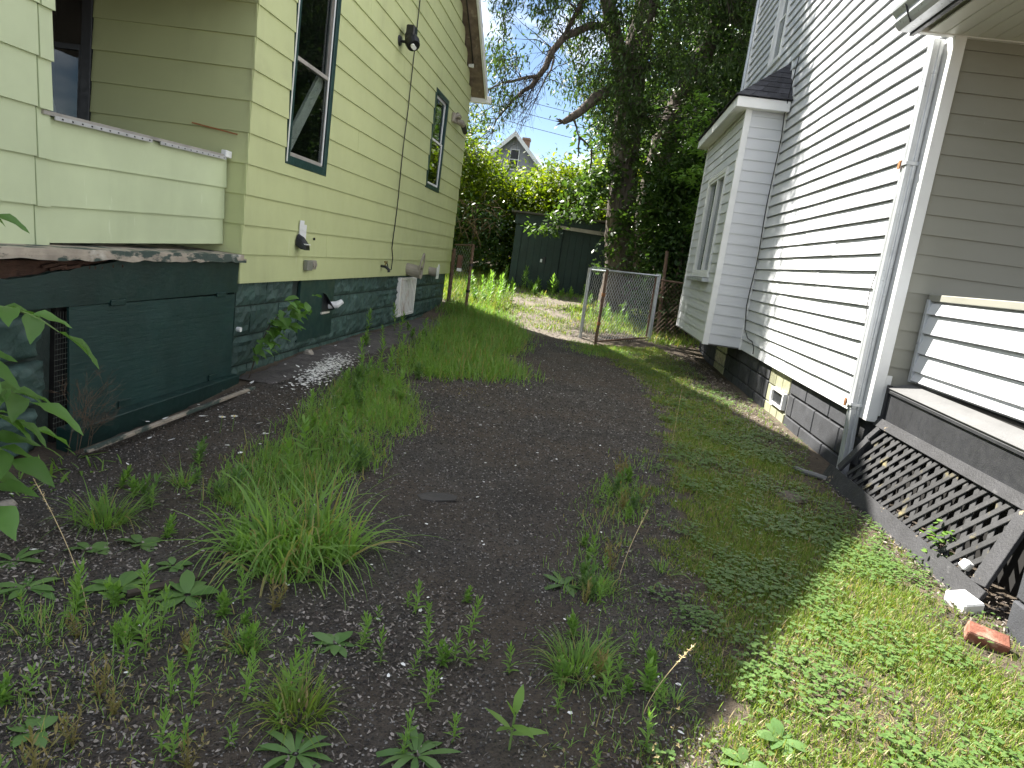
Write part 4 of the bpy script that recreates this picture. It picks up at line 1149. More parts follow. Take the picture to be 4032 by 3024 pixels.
def blob(name, r, sq, mat, seed, nseg=10, nr=7, amp=.3):
    g = G(); v = []; f = []
    for i in range(nr):
        ph = PI * i / (nr - 1)
        for k in range(nseg):
            a = 2 * PI * k / nseg
            d = Vector((math.sin(ph) * math.cos(a), math.sin(ph) * math.sin(a), math.cos(ph)))
            d = d * r * (1 + amp * noise.noise(d * 1.6 + Vector((seed, 0, 0))))
            v.append((d.x, d.y, d.z * sq))
    for i in range(nr - 1):
        for k in range(nseg): f.append((i * nseg + k, (i + 1) * nseg + k, (i + 1) * nseg + (k + 1) % nseg, i * nseg + (k + 1) % nseg))
    return G().add(v, f).mesh(name, mat)
for (nm, lab, x, y, r, sq, mt) in (('stone', 'pale grey stone on the gravel at the porch pier', -2.62, 3.02, .05, .6, 'beige_plastic'),
                                    ('stone', 'flat tan stone half buried in the lawn', 1.70, 5.18, .11, .3, 'path_dirt'),
                                    ('stone', 'small pinkish stone below the access panel', -3.02, 7.72, .06, .9, 'beige_plastic')):
    o = link(nm, blob(nm, r, sq, mt, x)); o.location = on(x, y, r * sq * .3); L(o, lab, 'stone')
# broken drain hose end by the downspout
L(G().tube([on(2.18, 5.92, .02), on(2.10, 5.95, .03), on(2.03, 6.02, .025), on(1.98, 6.12, .02)], .022, 8).obj('drain_hose', 'wire_grey'), 'grey drain hose end poking out by the downspout foot', 'hose')
# daisies at the weed edge
for i, (x, y, lab) in enumerate(((-2.34, 4.51, 'white daisy on the left of the pair by the weeds'), (-2.27, 4.54, 'white daisy on the right of the pair by the weeds'))):
    t = thing('daisy', lab, 'flower', (x, y, gz(x, y)), 'daisies by the weeds')
    G().tube([(x, y, gz(x, y)), (x + .01, y, gz(x, y) + .12)], .003, 4).obj('stem', 'stem_green', t)
    g = G(); cz = gz(x, y) + .125
    for k in range(11):
        a = 2 * PI * k / 11; d = Vector((math.cos(a), math.sin(a), .12)); s = Vector((-math.sin(a), math.cos(a), 0))
        c = Vector((x + .01, y, cz))
        g.add([c + d * .006, c + d * .018 + s * .005, c + d * .026, c + d * .018 - s * .005], [(0, 1, 2, 3)])
    link('petals', g.mesh('petals', 'petal', fix=False), t)
    o = link('disc', blob('disc', .007, .6, 'yellow', i), t); o.location = (x + .01, y, cz + .002)
# ================================================================== vegetation tools
def ribbons(B, az, el, ln, wd, droop, segs=3, prof=None, roll=None, fold=0.):
    """curved leaf ribbons, one island each -> V, quads, tris"""
    B = np.asarray(B, float); N = len(B)
    az, el, ln, wd, droop = [np.broadcast_to(np.asarray(a, float), (N,)) for a in (az, el, ln, wd, droop)]
    roll = np.zeros(N) if roll is None else np.broadcast_to(np.asarray(roll, float), (N,))
    hd = np.stack([np.cos(az), np.sin(az), np.zeros(N)], -1)
    sd = np.stack([-np.sin(az), np.cos(az), np.zeros(N)], -1)
    nz = np.array([0, 0, 1.])
    up2 = -hd * np.sin(el)[:, None] + nz * np.cos(el)[:, None]
    sd = sd * np.cos(roll)[:, None] + up2 * np.sin(roll)[:, None]
    prof = prof or [1, .92, .7, .45, .3][:segs]
    rows = []
    for k in range(segs + 1):
        t = k / segs
        c = B + hd * (ln * np.cos(el) * t)[:, None] + nz * (ln * (np.sin(el) * t - droop * t * t))[:, None]
        if k < segs:
            w = (wd * .5 * prof[k])[:, None]
            rows += [c - sd * w, c + sd * w]
        else: rows.append(c)
    V = np.stack(rows, 1)
    m = V.shape[1]
    base = (np.arange(N) * m)[:, None]
    Q = [base + np.array([2 * k, 2 * k + 1, 2 * k + 3, 2 * k + 2]) for k in range(segs - 1)]
    T = base + np.array([2 * segs - 2, 2 * segs - 1, 2 * segs])
    return V.reshape(-1, 3), (np.concatenate(Q) if Q else np.zeros((0, 4), int)), T

class Veg:
    def __init__(s): s.V = []; s.Q = []; s.T = []; s.n = 0
    def add(s, V, Q, T):
        s.V.append(V)
        if len(Q): s.Q.append(Q + s.n)
        if len(T): s.T.append(T + s.n)
        s.n += len(V); return s
    def rib(s, *a, **k): return s.add(*ribbons(*a, **k))
    def mesh(s, name, mat, smooth=False):
        F = []
        if s.Q: F.append(np.concatenate(s.Q))
        if s.T: F.append(np.concatenate(s.T))
        return mesh_np(name, np.concatenate(s.V), F, mat, smooth)
    def obj(s, name, mat, parent=None): return link(name, s.mesh(name, mat), parent)

LANCE = [.3, 1., .75]
OVAL = [.25, .85, 1., .75]
def inpoly(P, poly):
    x, y = P[:, 0], P[:, 1]; c = np.zeros(len(P), bool); n = len(poly)
    for i in range(n):
        x1, y1 = poly[i]; x2, y2 = poly[(i + 1) % n]
        if y1 == y2: continue
        c ^= ((y1 > y) != (y2 > y)) & (x < (x2 - x1) * (y - y1) / (y2 - y1) + x1)
    return c
def scatter(poly, dens, mask=None):
    p = np.array(poly); lo, hi = p.min(0), p.max(0)
    n = int(dens * (hi - lo).prod())
    P = rng.uniform(lo, hi, (n, 2))
    P = P[inpoly(P, poly)]
    if mask is not None: P = P[rng.random(len(P)) < mask(P[:, 0], P[:, 1])]
    return np.column_stack([P, h(P[:, 0], P[:, 1])])
def wav(x, y, s, a=0.):
    return .5 + .25 * (np.sin(x * s + 1.3 + a) * np.cos(y * s * .83 + .4 + a) + np.sin((x + y) * s * 1.7 + 2.1 * a) * .6 + np.cos((x * .6 - y) * s * 2.6 + a) * .5)
def U(a, b, n): return rng.uniform(a, b, n)

# ================================================================== gravel, litter, paint chips
def octa(P, r):
    N = len(P)
    d = np.array([(1, 0, 0), (-1, 0, 0), (0, 1, 0), (0, -1, 0), (0, 0, 1), (0, 0, -1)], float)
    S = r[:, None, None] * (1 + rng.uniform(-.35, .35, (N, 6, 1)))
    a = rng.uniform(0, 2 * PI, N); ca, sa = np.cos(a)[:, None], np.sin(a)[:, None]
    X = d[None, :, 0] * ca - d[None, :, 1] * sa; Y = d[None, :, 0] * sa + d[None, :, 1] * ca
    D = np.stack([X, Y, np.broadcast_to(d[None, :, 2] * .7, X.shape)], -1)
    V = P[:, None, :] + D * S
    f = np.array([(0, 2, 4), (2, 1, 4), (1, 3, 4), (3, 0, 4)])
    F = (np.arange(N) * 6)[:, None, None] + f[None]
    return V.reshape(-1, 3), F.reshape(-1, 3)
drv_poly = [(-2.95, .9), (.45, .9), (.75, 2.6), (.75, 4.0), (.9, 6.0), (1.0, 8.0), (.9, 10), (.2, 13.2), (-2.2, 13.2), (-2.7, 7), (-2.95, 6)]
P = scatter(drv_poly, 4500, lambda x, y: np.clip(3.2 / y, 0, 1) ** 1.7)
P[:, 2] += .013
V_, F_ = octa(P, U(.002, .0062, len(P)) * (1 + .25 * np.clip(P[:, 1] - 3, 0, 4)))
L(link('gravel', mesh_np('gravel', V_, F_, 'pebble')), 'loose dark gravel crumbs scattered over the asphalt', 'gravel', None, 'stuff')
def litter(poly, dens, mask=None, s=(.006, .022)):
    P = scatter(poly, dens, mask); n = len(P); P[:, 2] += .018
    return ribbons(P, U(0, 2 * PI, n), U(-.1, .5, n), U(*s, n), U(.003, .011, n), U(-.3, .8, n), 2, [.5, 1.], U(-1.2, 1.2, n))
vg = Veg()
vg.add(*litter([(-2.3, 1.4), (-.1, 1.5), (-.2, 2.6), (-.7, 3.3), (-1.9, 3.1), (-2.4, 2.5)], 5200, lambda x, y: np.clip(wav(x, y, 2.6) * 1.5 - .35, 0, 1)))
vg.add(*litter(drv_poly, 330, lambda x, y: np.clip(5 / y, .3, 1)))
vg.add(*litter([(.2, 1.4), (1.2, 1.6), (1.0, 3.5), (.2, 3.5)], 900, lambda x, y: np.clip(wav(x, y, 3.3) * 1.5 - .4, 0, 1)))
vg.add(*litter([(1.2, 6.5), (2.3, 6.5), (2.3, 14), (.4, 13)], 900, None, (.02, .05)))
vg.add(*litter([(-1.6, 13.4), (.4, 13.4), (.0, 17), (-1.8, 19)], 300, None, (.03, .08)))
vg.add(*litter([(2.0, 3.3), (2.5, 3.3), (2.5, 6.0), (2.1, 6)], 1500, None, (.015, .04)))
L(vg.obj('leaf_litter', 'litter'), 'dry brown leaf litter and twigs on the driveway', 'leaf litter', None, 'stuff')
vg = Veg()
n = 900
cx = np.interp(np.linspace(0, 1, n), [0, 1], [6.3, 7.9]) + rng.normal(0, .22, n)
P = np.column_stack([-2.46 - .14 * (cx - 6.3) + rng.normal(0, .08, n), cx]); P = np.column_stack([P, h(P[:, 0], P[:, 1]) + .028])
vg.rib(P, U(0, 2 * PI, n), U(-.1, .3, n), U(.012, .04, n), U(.01, .03, n), 0., 2, [.8, 1.])
P = scatter([(-3.0, 4.0), (-1.9, 4), (-1.9, 9.), (-3.0, 9)], 14); P[:, 2] += .03; n = len(P)
vg.rib(P, U(0, 2 * PI, n), U(-.1, .4, n), U(.015, .06, n), U(.01, .03, n), 0., 2, [.8, 1.])
P = scatter(drv_poly, 6); P[:, 2] += .02; n = len(P)
vg.rib(P, U(0, 2 * PI, n), U(-.1, .3, n), U(.01, .03, n), U(.008, .018, n), 0., 2, [.8, 1.])
L(vg.obj('paint_chips', 'chip_white'), 'scatter of white paint chips on the dark ground', 'paint chips', None, 'stuff')

# ================================================================== lawn on the right
edge = lambda y: np.interp(y, DRV[:, 0], DRV[:, 1])
lawn_poly = [(.0, .8), (.2, 1.98), (.42, 2.49), (.47, 2.8), (.40, 3.2), (.48, 4.07), (.57, 5.63), (.73, 7.55), (.69, 9.6), (.05, 12.4), (.1, 13.4), (1.5, 14.2), (1.9, 13.4), (2.0, 10.5), (2.35, 10), (2.35, 7.0), (2.12, 6.2), (2.2, 3.6), (2.4, 3.0), (2.6, 1.5), (2.6, .8)]
def lawn_mask(x, y):
    m = np.clip(wav(x, y, 2.3, 1.) * 1.5 + .2, .3, 1)
    m = m * (1 - .8 * np.exp(-(((x - 1.75) / .28) ** 2 + ((y - 5.2) / .5) ** 2)))
    m = m * (1 - .86 * np.clip((x - 1.80 + .3 * (wav(x, y, 6.1, 5.) - .5)) / .22, 0, 1) * sstep(2.2, 3.0, y))
    m = m * (1 - .78 * sstep(7, 9.5, y) * np.clip((x - 1.35) / .4, 0, 1))
    m = m * np.clip((x - edge(y) + .5 * (wav(x, y, 7.3, 2.) - .5)) / .22 + .45, 0, 1)
    return np.clip(m, 0, 1)
vg = Veg(); vd = Veg()
for (dn, ylo, yhi, hs, w) in ((21000, .8, 4.2, (.02, .06), .0038), (11000, 4.2, 7.5, (.025, .065), .005), (4500, 7.5, 14.2, (.03, .075), .008)):
    P = scatter(lawn_poly, dn, lambda x, y: lawn_mask(x, y) * ((y >= ylo) & (y < yhi))); n = len(P)
    k = rng.random(n) < .88
    for (sel, v) in ((k, vg), (~k, vd)):
        q = P[sel]; n = len(q)
        v.rib(q, U(0, 2 * PI, n), U(.7, 1.45, n) if v is vg else U(.1, 1.0, n), U(*hs, n), U(.7, 1.3, n) * w, U(.0, .45, n), 2, [1, .8])
L(vg.obj('lawn', 'grass_lawn'), 'short mown lawn grass strip beside the white house', 'grass', None, 'stuff')
L(vd.obj('dry_lawn_grass', 'grass_dry'), 'straw coloured dead grass mixed through the lawn', 'dry grass', None, 'stuff')
vg = Veg()
for (dn, ylo, yhi, s) in ((3400, .8, 4.2, .8), (2300, 4.2, 7.5, .95), (700, 7.5, 13., 1.4)):
    P = scatter(lawn_poly, dn, lambda x, y: np.clip(wav(x, y, 3.1, 4.) * 1.7 - .5 + .35 * np.sin(x * 17 + y * 5) * np.sin(y * 13 - x * 7), 0.03, 1) * ((y >= ylo) & (y < yhi)) * np.clip((x - edge(y) + .6 * (wav(x, y, 6.3, 3.) - .5)) / .2 + .3, 0, 1) * (1 - .7 * np.clip((x - 1.95) / .15, 0, 1)))
    n = len(P); P[:, 2] += U(.02, .055, n); a0 = U(0, 2 * PI, n); sz = U(.012, .019, n) * s
    for j in range(3):
        vg.rib(P, a0 + j * 2.094, U(-.1, .35, n), sz, sz * .95, .12, 3, [.3, .95, 1.])
L(vg.obj('clover', 'clover'), 'low round-leaved clover growing through the lawn', 'clover', None, 'stuff')

# ================================================================== weed strips (uncountable masses)
def grass_mass(name, label, poly, dens, hs, w, mask=None, mat='grass', segs=3, lean=(.15, .7), blur=.1):
    P = scatter(poly, dens, mask); n = len(P)
    jt = rng.normal(0, blur, (n, 2)); P[:, :2] += jt; P[:, 2] = h(P[:, 0], P[:, 1])
    fall = np.exp(-(np.hypot(jt[:, 0], jt[:, 1]) / (2.2 * blur)) ** 2)
    v = Veg().rib(P, U(0, 2 * PI, n), U(.85, 1.5, n), (.45 + .55 * fall) * U(*hs, n) * (.6 + .8 * wav(P[:, 0], P[:, 1], 4.1, 2.)), U(.7, 1.3, n) * w, U(*lean, n), segs)
    o = v.obj(name, mat)
    return L(o, label, 'grass', None, 'stuff')
G1 = [(-2.0, 8.2), (-2.15, 10.4), (-2.5, 13.2), (-2.9, 15.2), (-1.9, 15.6), (-1.3, 13.9), (-.95, 11.7), (-1.12, 9.9), (-1.0, 9.2), (-.62, 8.5), (-.75, 8.05), (-1.28, 7.8), (-1.65, 7.4)]
edge_soft = lambda x, y: np.clip(wav(x, y, 3.7, .6) * 2.4 - .35, .05, 1)
grass_mass('grass_patch', 'lush grass patch on the far left of the driveway in house shade', G1, 2800, (.14, .40), .0090, edge_soft, blur=.17)
G2 = [(-2.14, 6.38), (-2.2, 7.4), (-1.8, 7.1), (-1.35, 6.0), (-1.25, 5.46), (-1.29, 4.82), (-1.2, 4.17), (-1.3, 3.74), (-1.32, 3.41), (-1.41, 3.16), (-1.67, 3.3), (-1.86, 3.98), (-1.92, 4.8)]
grass_mass('weed_grass', 'dense green grass strip running up the middle left of the driveway', G2, 5600, (.07, .24), .0058, edge_soft)
G4 = [(.45, 5.3), (.64, 5.49), (.64, 4.77), (.42, 3.89), (.32, 3.51), (.36, 3.15), (.22, 2.85), (.12, 3.0), (.16, 3.46), (.26, 4.3)]
grass_mass('weed_grass', 'thin weedy grass line near the right edge of the driveway', G4, 5200, (.04, .14), .0045, lambda x, y: np.clip(wav(x, y, 5.7, .6) * 2.2 - .5, 0, 1))
grass_mass('sparse_grass', 'sparse short grass on the near left gravel', [(-1.75, 1.3), (-1.0, 1.3), (-.5, 1.9), (-1.0, 2.3), (-1.9, 2.4), (-2.0, 1.9)], 2300, (.03, .11), .0036, lambda x, y: np.clip(wav(x, y, 4.3, 2.6) * 2.4 - .65, 0, 1), 'grass')
grass_mass('sparse_grass', 'sparse short grass on the gravel at the near centre right', [(.05, 1.6), (.5, 1.6), (.75, 2.4), (.72, 3.2), (.3, 3.1), (.1, 2.4)], 2600, (.03, .10), .0036, lambda x, y: np.clip(wav(x, y, 5.3, 1.6) * 2.4 - .65, 0, 1), 'grass')
grass_mass('dry_grass_patch', 'tangle of dead straw grass on the near left gravel', [(-1.7, 1.35), (-.7, 1.4), (-.8, 2.0), (-1.7, 2.2)], 1600, (.03, .09), .003, lambda x, y: np.clip(wav(x, y, 4.9, 5.6) * 2.4 - .8, 0, 1), 'grass_dry', lean=(.5, 1.0))
grass_mass('dry_grass_patch', 'tangle of dead straw grass below the right hand weeds', [(.1, 1.7), (.6, 1.7), (.7, 2.2), (.2, 2.3)], 2200, (.03, .08), .003, lambda x, y: np.clip(wav(x, y, 6.9, 3.6) * 2.2 - .7, 0, 1), 'grass_dry', lean=(.5, 1.0))
grass_mass('dry_grass_patch', 'pale straw tufts along the broken asphalt edge in mid driveway', [(-1.3, 5.6), (-.6, 7.2), (-.7, 7.9), (-1.2, 7.4), (-1.4, 6.2)], 900, (.03, .08), .006, lambda x, y: np.clip(wav(x, y, 6.1, 1.1) * 2.2 - .9, 0, 1), 'weed_tan', lean=(.3, 1.0))
grass_mass('yard_grass', 'low trodden grass in the middle of the dirt path', [(-1.5, 14.2), (-.2, 14.2), (-.3, 17), (-1.6, 19.4), (-2.0, 18)], 1100, (.04, .18), .012, lambda x, y: np.clip(wav(x, y, 2.9, 1.3) * 2.4 - .8, 0, 1), 'grass_lawn')
# sunlit yard beyond the gates
grass_mass('yard_grass', 'tall sunlit grass in the back yard left of the path', [(-1.75, 15.6), (-1.9, 17.0), (-2.3, 19.8), (-2.3, 24), (-7.5, 24), (-7.5, 15.9), (-3.2, 15.9), (-2.4, 15.2)], 800, (.16, .42), .013, None, 'grass_lawn')
grass_mass('yard_grass', 'sunlit grass in the back yard right of the path behind the gate', [(.1, 14.6), (-.2, 16.2), (-.5, 17.6), (.3, 18.6), (3.4, 18.4), (3.4, 15.0), (1.6, 14.6), (.9, 15.2)], 900, (.08, .30), .012, lambda x, y: np.clip(wav(x, y, 2.1, .3) * 2. - .1, .15, 1), 'grass_lawn')
grass_mass('yard_grass', 'low grass fringe along the foot of the dark green shed', [(-2.4, 18.7), (.9, 18.6), (.9, 20.0), (-2.4, 20.0)], 420, (.06, .22), .012, edge_soft, 'grass')
grass_mass('yard_grass', 'grass verge below the galvanised gate in the shadow', [(-.3, 12.6), (.2, 11.6), (.9, 12.2), (.7, 13.4), (-.2, 13.6)], 1500, (.05, .16), .008, edge_soft, 'grass')

# ================================================================== grass clumps, one by one
def clump_mesh(n, hmin, hmax, w, spread, mat, segs=5, lean=(.25, .95)):
    r = spread * np.sqrt(rng.random(n)); a = U(0, 2 * PI, n)
    B = np.column_stack([r * np.cos(a), r * np.sin(a), np.zeros(n)])
    az = a + rng.normal(0, .7, n)
    el = 1.45 - (r / spread) * .65 + rng.normal(0, .1, n)
    return Veg().rib(B, az, np.clip(el, .5, 1.5), U(hmin, hmax, n), U(.7, 1.3, n) * w, U(*lean, n), segs, None, U(-.5, .5, n)).mesh('grass_clump', mat)
CL = [(-1.12, 2.82, 560, .34, .85, .0095, .18, 'grass', 'largest arching grass clump on the left of the driveway'),
      (-2.0, 2.86, 160, .18, .38, .006, .08, 'grass', 'mid-sized grass clump near the porch skirt'),
      (-1.98, 3.45, 60, .12, .26, .005, .05, 'grass', 'small thin grass clump beside the wooden strip'),
      (-.66, 1.86, 170, .14, .30, .0055, .07, 'grass_lawn', 'bright upright grass clump at the near centre left'),
      (.18, 2.40, 260, .14, .28, .0045, .10, 'grass', 'bushy fine-bladed grass clump on the near right driveway'),
      (.27, 3.12, 110, .10, .20, .004, .08, 'grass', 'low olive grass clump beyond the bushy one on the right'),
      (-1.62, 3.30, 90, .14, .30, .006, .06, 'grass', 'grass clump just behind the largest arching one'),
      (-1.10, 10.6, 90, .2, .42, .010, .12, 'grass', 'tall grass clump standing out of the far shaded grass patch'),
      (-2.35, 12.1, 80, .25, .5, .010, .10, 'grass', 'tall grass clump at the foot of the far foundation'),
      (-1.62, 2.02, 90, .08, .17, .004, .10, 'grass', 'spreading low grass clump at the near left'),
      (-.95, 2.12, 50, .10, .20, .0045, .04, 'grass', 'narrow grass clump among near left weeds'),
      (.60, 3.45, 60, .08, .16, .004, .06, 'grass', 'low grass clump on the lawn edge of the driveway'),
      (.52, 2.30, 50, .08, .15, .004, .05, 'grass', 'small grass clump between the gravel and sunlit lawn')]
for (x, y, n, a, b_, w, sp, mt, lab) in CL:
    if sp > .15:        # the big one grew together from several crowns
        vv = Veg()
        for (dx, dy, nn, k) in ((0, 0, .34, 1.), (.17, .08, .26, .85), (-.15, .02, .2, .8), (.05, -.15, .2, .7), (.02, .2, .15, .95)):
            m_ = int(n * nn); r = sp * .6 * np.sqrt(rng.random(m_)); aa = U(0, 2 * PI, m_)
            vv.rib(np.column_stack([dx + r * np.cos(aa), dy + r * np.sin(aa), np.zeros(m_)]), aa + rng.normal(0, 1.1, m_), np.clip(1.4 - (r / sp) * .7 + rng.normal(0, .22, m_), .35, 1.5), U(a, b_, m_) * k, U(.6, 1.4, m_) * w, U(.3, 1.25, m_), 6, [1, 1, .9, .75, .5, .3], U(-.7, .7, m_))
        me = vv.mesh('grass_clump', mt)
    else: me = clump_mesh(n, a, b_, w, sp, mt)
    o = link('grass_clump', me); o.location = on(x, y, .008)
    L(o, lab, 'grass clump', 'grass clumps in the driveway')

# ================================================================== weeds, one by one
def weed_mesh(hh, nl, ll, lw, mat, bushy=False):
    v = Veg()
    nst = 1 if not bushy else 4
    for s in range(nst):
        a = rng.uniform(0, 2 * PI); tilt = rng.uniform(0, .12 if nst == 1 else .5)
        H = hh * (1 if s == 0 else rng.uniform(.55, .95))
        stem_b = np.array([[0, 0, 0.]])
        tip = np.array([math.cos(a) * tilt * H, math.sin(a) * tilt * H, H])
        for k in range(3):
            v.rib(stem_b, a + k * 2.1, math.atan2(H, tilt * H + 1e-4), np.linalg.norm(tip), .004, 0., 2, [1, .8], [k * 1.05])
        t = np.linspace(.12, 1, nl); B = tip[None] * t[:, None]
        az = np.arange(nl) * 2.4 + rng.uniform(0, 6)
        el = .15 + t * 1.0
        sz = ll * (.75 + .45 * np.sin(t * PI)) * U(.8, 1.2, nl)
        v.rib(B, az, el, sz, lw * U(.8, 1.2, nl), .30 * (1.1 - t), 3, LANCE, U(-.3, .3, nl))
    return v.mesh('weed', mat)
WV = [weed_mesh(.20, 26, .055, .012, 'weed'), weed_mesh(.15, 22, .05, .011, 'weed'), weed_mesh(.11, 18, .04, .010, 'weed'), weed_mesh(.24, 30, .06, .013, 'weed'),
      weed_mesh(.14, 16, .05, .014, 'weed_dark', True), weed_mesh(.10, 12, .045, .014, 'weed', True), weed_mesh(.16, 14, .035, .008, 'weed_tan', True),
      weed_mesh(.22, 18, .085, .026, 'weed'), weed_mesh(.17, 12, .075, .026, 'weed_dark', True)]
LOOK = ['slender upright weed', 'short upright weed', 'tiny upright weed', 'tall slender weed', 'bushy dark weed', 'small bushy weed', 'straggly tan weed', 'broad-leaved weed', 'dark broad-leaved weed']
MARKS = [(-1.12, 2.82, 'the largest grass clump'), (-2.0, 2.86, 'the clump by the porch skirt'), (-.66, 1.86, 'the bright upright grass clump'), (.18, 2.40, 'the bushy fine grass clump'),
         (.27, 3.12, 'the low olive grass clump'), (-1.62, 2.02, 'the spreading low clump'), (-.95, 2.12, 'the narrow grass clump'), (-1.42, 2.42, 'the grey stick'), (-1.30, 1.60, 'the bottom left rosette'),
         (-.02, 1.90, 'the three-leaved seedling'), (-.28, 1.80, 'the spiky bottom rosette'), (-.69, 2.26, 'the near centre rosette mat'), (-.67, 3.88, 'the roofing scrap'), (.62, 3.9, 'the arching green stalk'),
         (-2.34, 4.51, 'the two daisies'), (-2.45, 6.9, 'the paint chips'), (-1.62, 3.30, 'the clump behind the largest'), (-2.72, 4.8, 'the wooden strip'), (.45, 5.2, 'the far end of the right weed line'),
         (-1.3, 5.9, 'the far end of the weed strip'), (-1.9, 4.8, 'the left side of the weed strip'), (-1.25, 4.6, 'the right side of the weed strip')]
def weeds(n, poly, kinds, label, smin, smax, group, mask=None, dmin=.05):
    pts = []; tries = 0
    p = np.array(poly); lo, hi = p.min(0), p.max(0)
    while len(pts) < n and tries < 6000:
        tries += 1
        q = rng.uniform(lo, hi)
        if not inpoly(q[None], poly)[0]: continue
        if any((q[0] - a) ** 2 + (q[1] - b) ** 2 < dmin ** 2 for a, b in pts): continue
        pts.append(tuple(q))
        kd = kinds[rng.integers(len(kinds))]; o = link('weed', WV[kd]); o.location = on(q[0], q[1], .008)
        s = rng.uniform(smin, smax); o.scale = (s, s, s * rng.uniform(.9, 1.15)); o.rotation_euler = (rng.normal(0, .08), rng.normal(0, .08), rng.uniform(0, 6.28))
        lab = label
        if q[1] < 7:
            mk = min(MARKS, key=lambda m: (m[0] - q[0]) ** 2 + (m[1] - q[1]) ** 2)
            lab = '%s growing %s %s' % (LOOK[kd], ('in front of', 'behind')[q[1] > mk[1]] if abs(q[1] - mk[1]) > abs(q[0] - mk[0]) else ('left of', 'right of')[q[0] > mk[0]], mk[2])
        L(o, lab, 'weed', group)
weeds(60, G2, [0, 1, 2, 3, 4, 5, 7], 'leafy upright weed inside the dense middle-left weed strip', .6, 1.25, 'weeds of the middle-left strip')
weeds(52, [(-1.75, 1.35), (-.9, 1.4), (-.55, 2.0), (-.95, 2.45), (-1.5, 2.3), (-1.9, 2.0)], [0, 1, 2, 5, 6], 'small upright bright weed in the near left gravel', .5, 1.0, 'weeds on the near left gravel')
weeds(12, [(-.62, 2.15), (-.36, 2.15), (-.15, 2.55), (-.3, 3.0), (-.62, 2.5)], [0, 1, 2, 5], 'small weed in the gravel at the near centre of the driveway', .5, .85, 'weeds at the near centre')
weeds(9, [(-.42, 1.75), (-.22, 1.75), (-.05, 2.3), (-.25, 2.4)], [1, 2], 'tiny upright weed on the bare gravel at the bottom centre', .6, .95, 'weeds at the bottom centre')
weeds(18, [(.02, 1.85), (.45, 1.85), (.62, 2.4), (.5, 2.9), (.12, 2.6)], [1, 2, 5, 6], 'small weed on gravel around the bushy fine grass clump', .5, .95, 'weeds on the near right gravel')
weeds(26, G4, [1, 2, 4, 5, 6], 'straggly weed in the thin line on the driveway right side', .6, 1.1, 'weeds of the right hand line')
weeds(16, [(-2.2, 6.4), (-2.3, 8.0), (-1.9, 9.4), (-1.5, 7.6), (-1.8, 6.6)], [0, 3, 4], 'taller leafy weed at the far end of the middle-left strip', .9, 1.7, 'weeds past the paint chips')
weeds(9, [(-2.95, 8.8), (-2.2, 9.6), (-2.3, 11.2), (-2.95, 11.5)], [4, 5, 0], 'dark leafy weed on the dusty bank under the far foundation', 1., 1.9, 'weeds on the dusty bank')
weeds(20, [(-2.3, 18.4), (.8, 18.2), (.8, 19.9), (-2.3, 19.9)], [4, 5, 0], 'leafy weed along the foot of the shed', 1.6, 3.0, 'weeds at the shed', None, .2)
weeds(22, [(-1.9, 15.4), (-1.5, 16.6), (-2.2, 18.6), (-3.2, 18.4), (-2.8, 16)], [0, 3, 4], 'sunlit leafy weed left of the dirt path', 1.4, 2.6, 'weeds by the path', None, .2)
weeds(14, [(.2, 14.8), (-.1, 16.4), (.9, 17.2), (1.6, 15.4)], [0, 3, 4], 'sunlit leafy weed behind the galvanised gate', 1.2, 2.2, 'weeds behind the gate', None, .2)
weeds(14, [(-2.1, 2.6), (-1.4, 2.9), (-1.45, 3.6), (-2.1, 3.9), (-2.3, 3.2)], [4, 5, 1], 'dark leafy weed between the porch gravel and the weed strip', .6, 1.1, 'weeds near the porch gravel')
# small dried flower heads and clover heads among the near weeds
v = Veg()
for (poly, dn) in (([(-1.75, 1.35), (-.7, 1.4), (-.6, 1.9), (-1.2, 2.2), (-1.9, 2.0)], 420), ([(.05, 1.7), (.6, 1.7), (.6, 2.3), (.1, 2.4)], 260), (G2, 60)):
    P = scatter(poly, dn, lambda x, y: np.clip(wav(x, y, 5.1, 4.2) * 2.2 - .7, 0, 1)); n = len(P); P[:, 2] += U(.02, .10, n)
    for j in range(4): v.rib(P, U(0, 6.3, n), U(-.2, 1.2, n), U(.006, .012, n), U(.004, .007, n), 0., 2, [.7, 1.])
L(v.obj('dried_flower_heads', 'grass_dry'), 'tiny cream dried flower heads among the near weeds', 'flower heads', None, 'stuff')
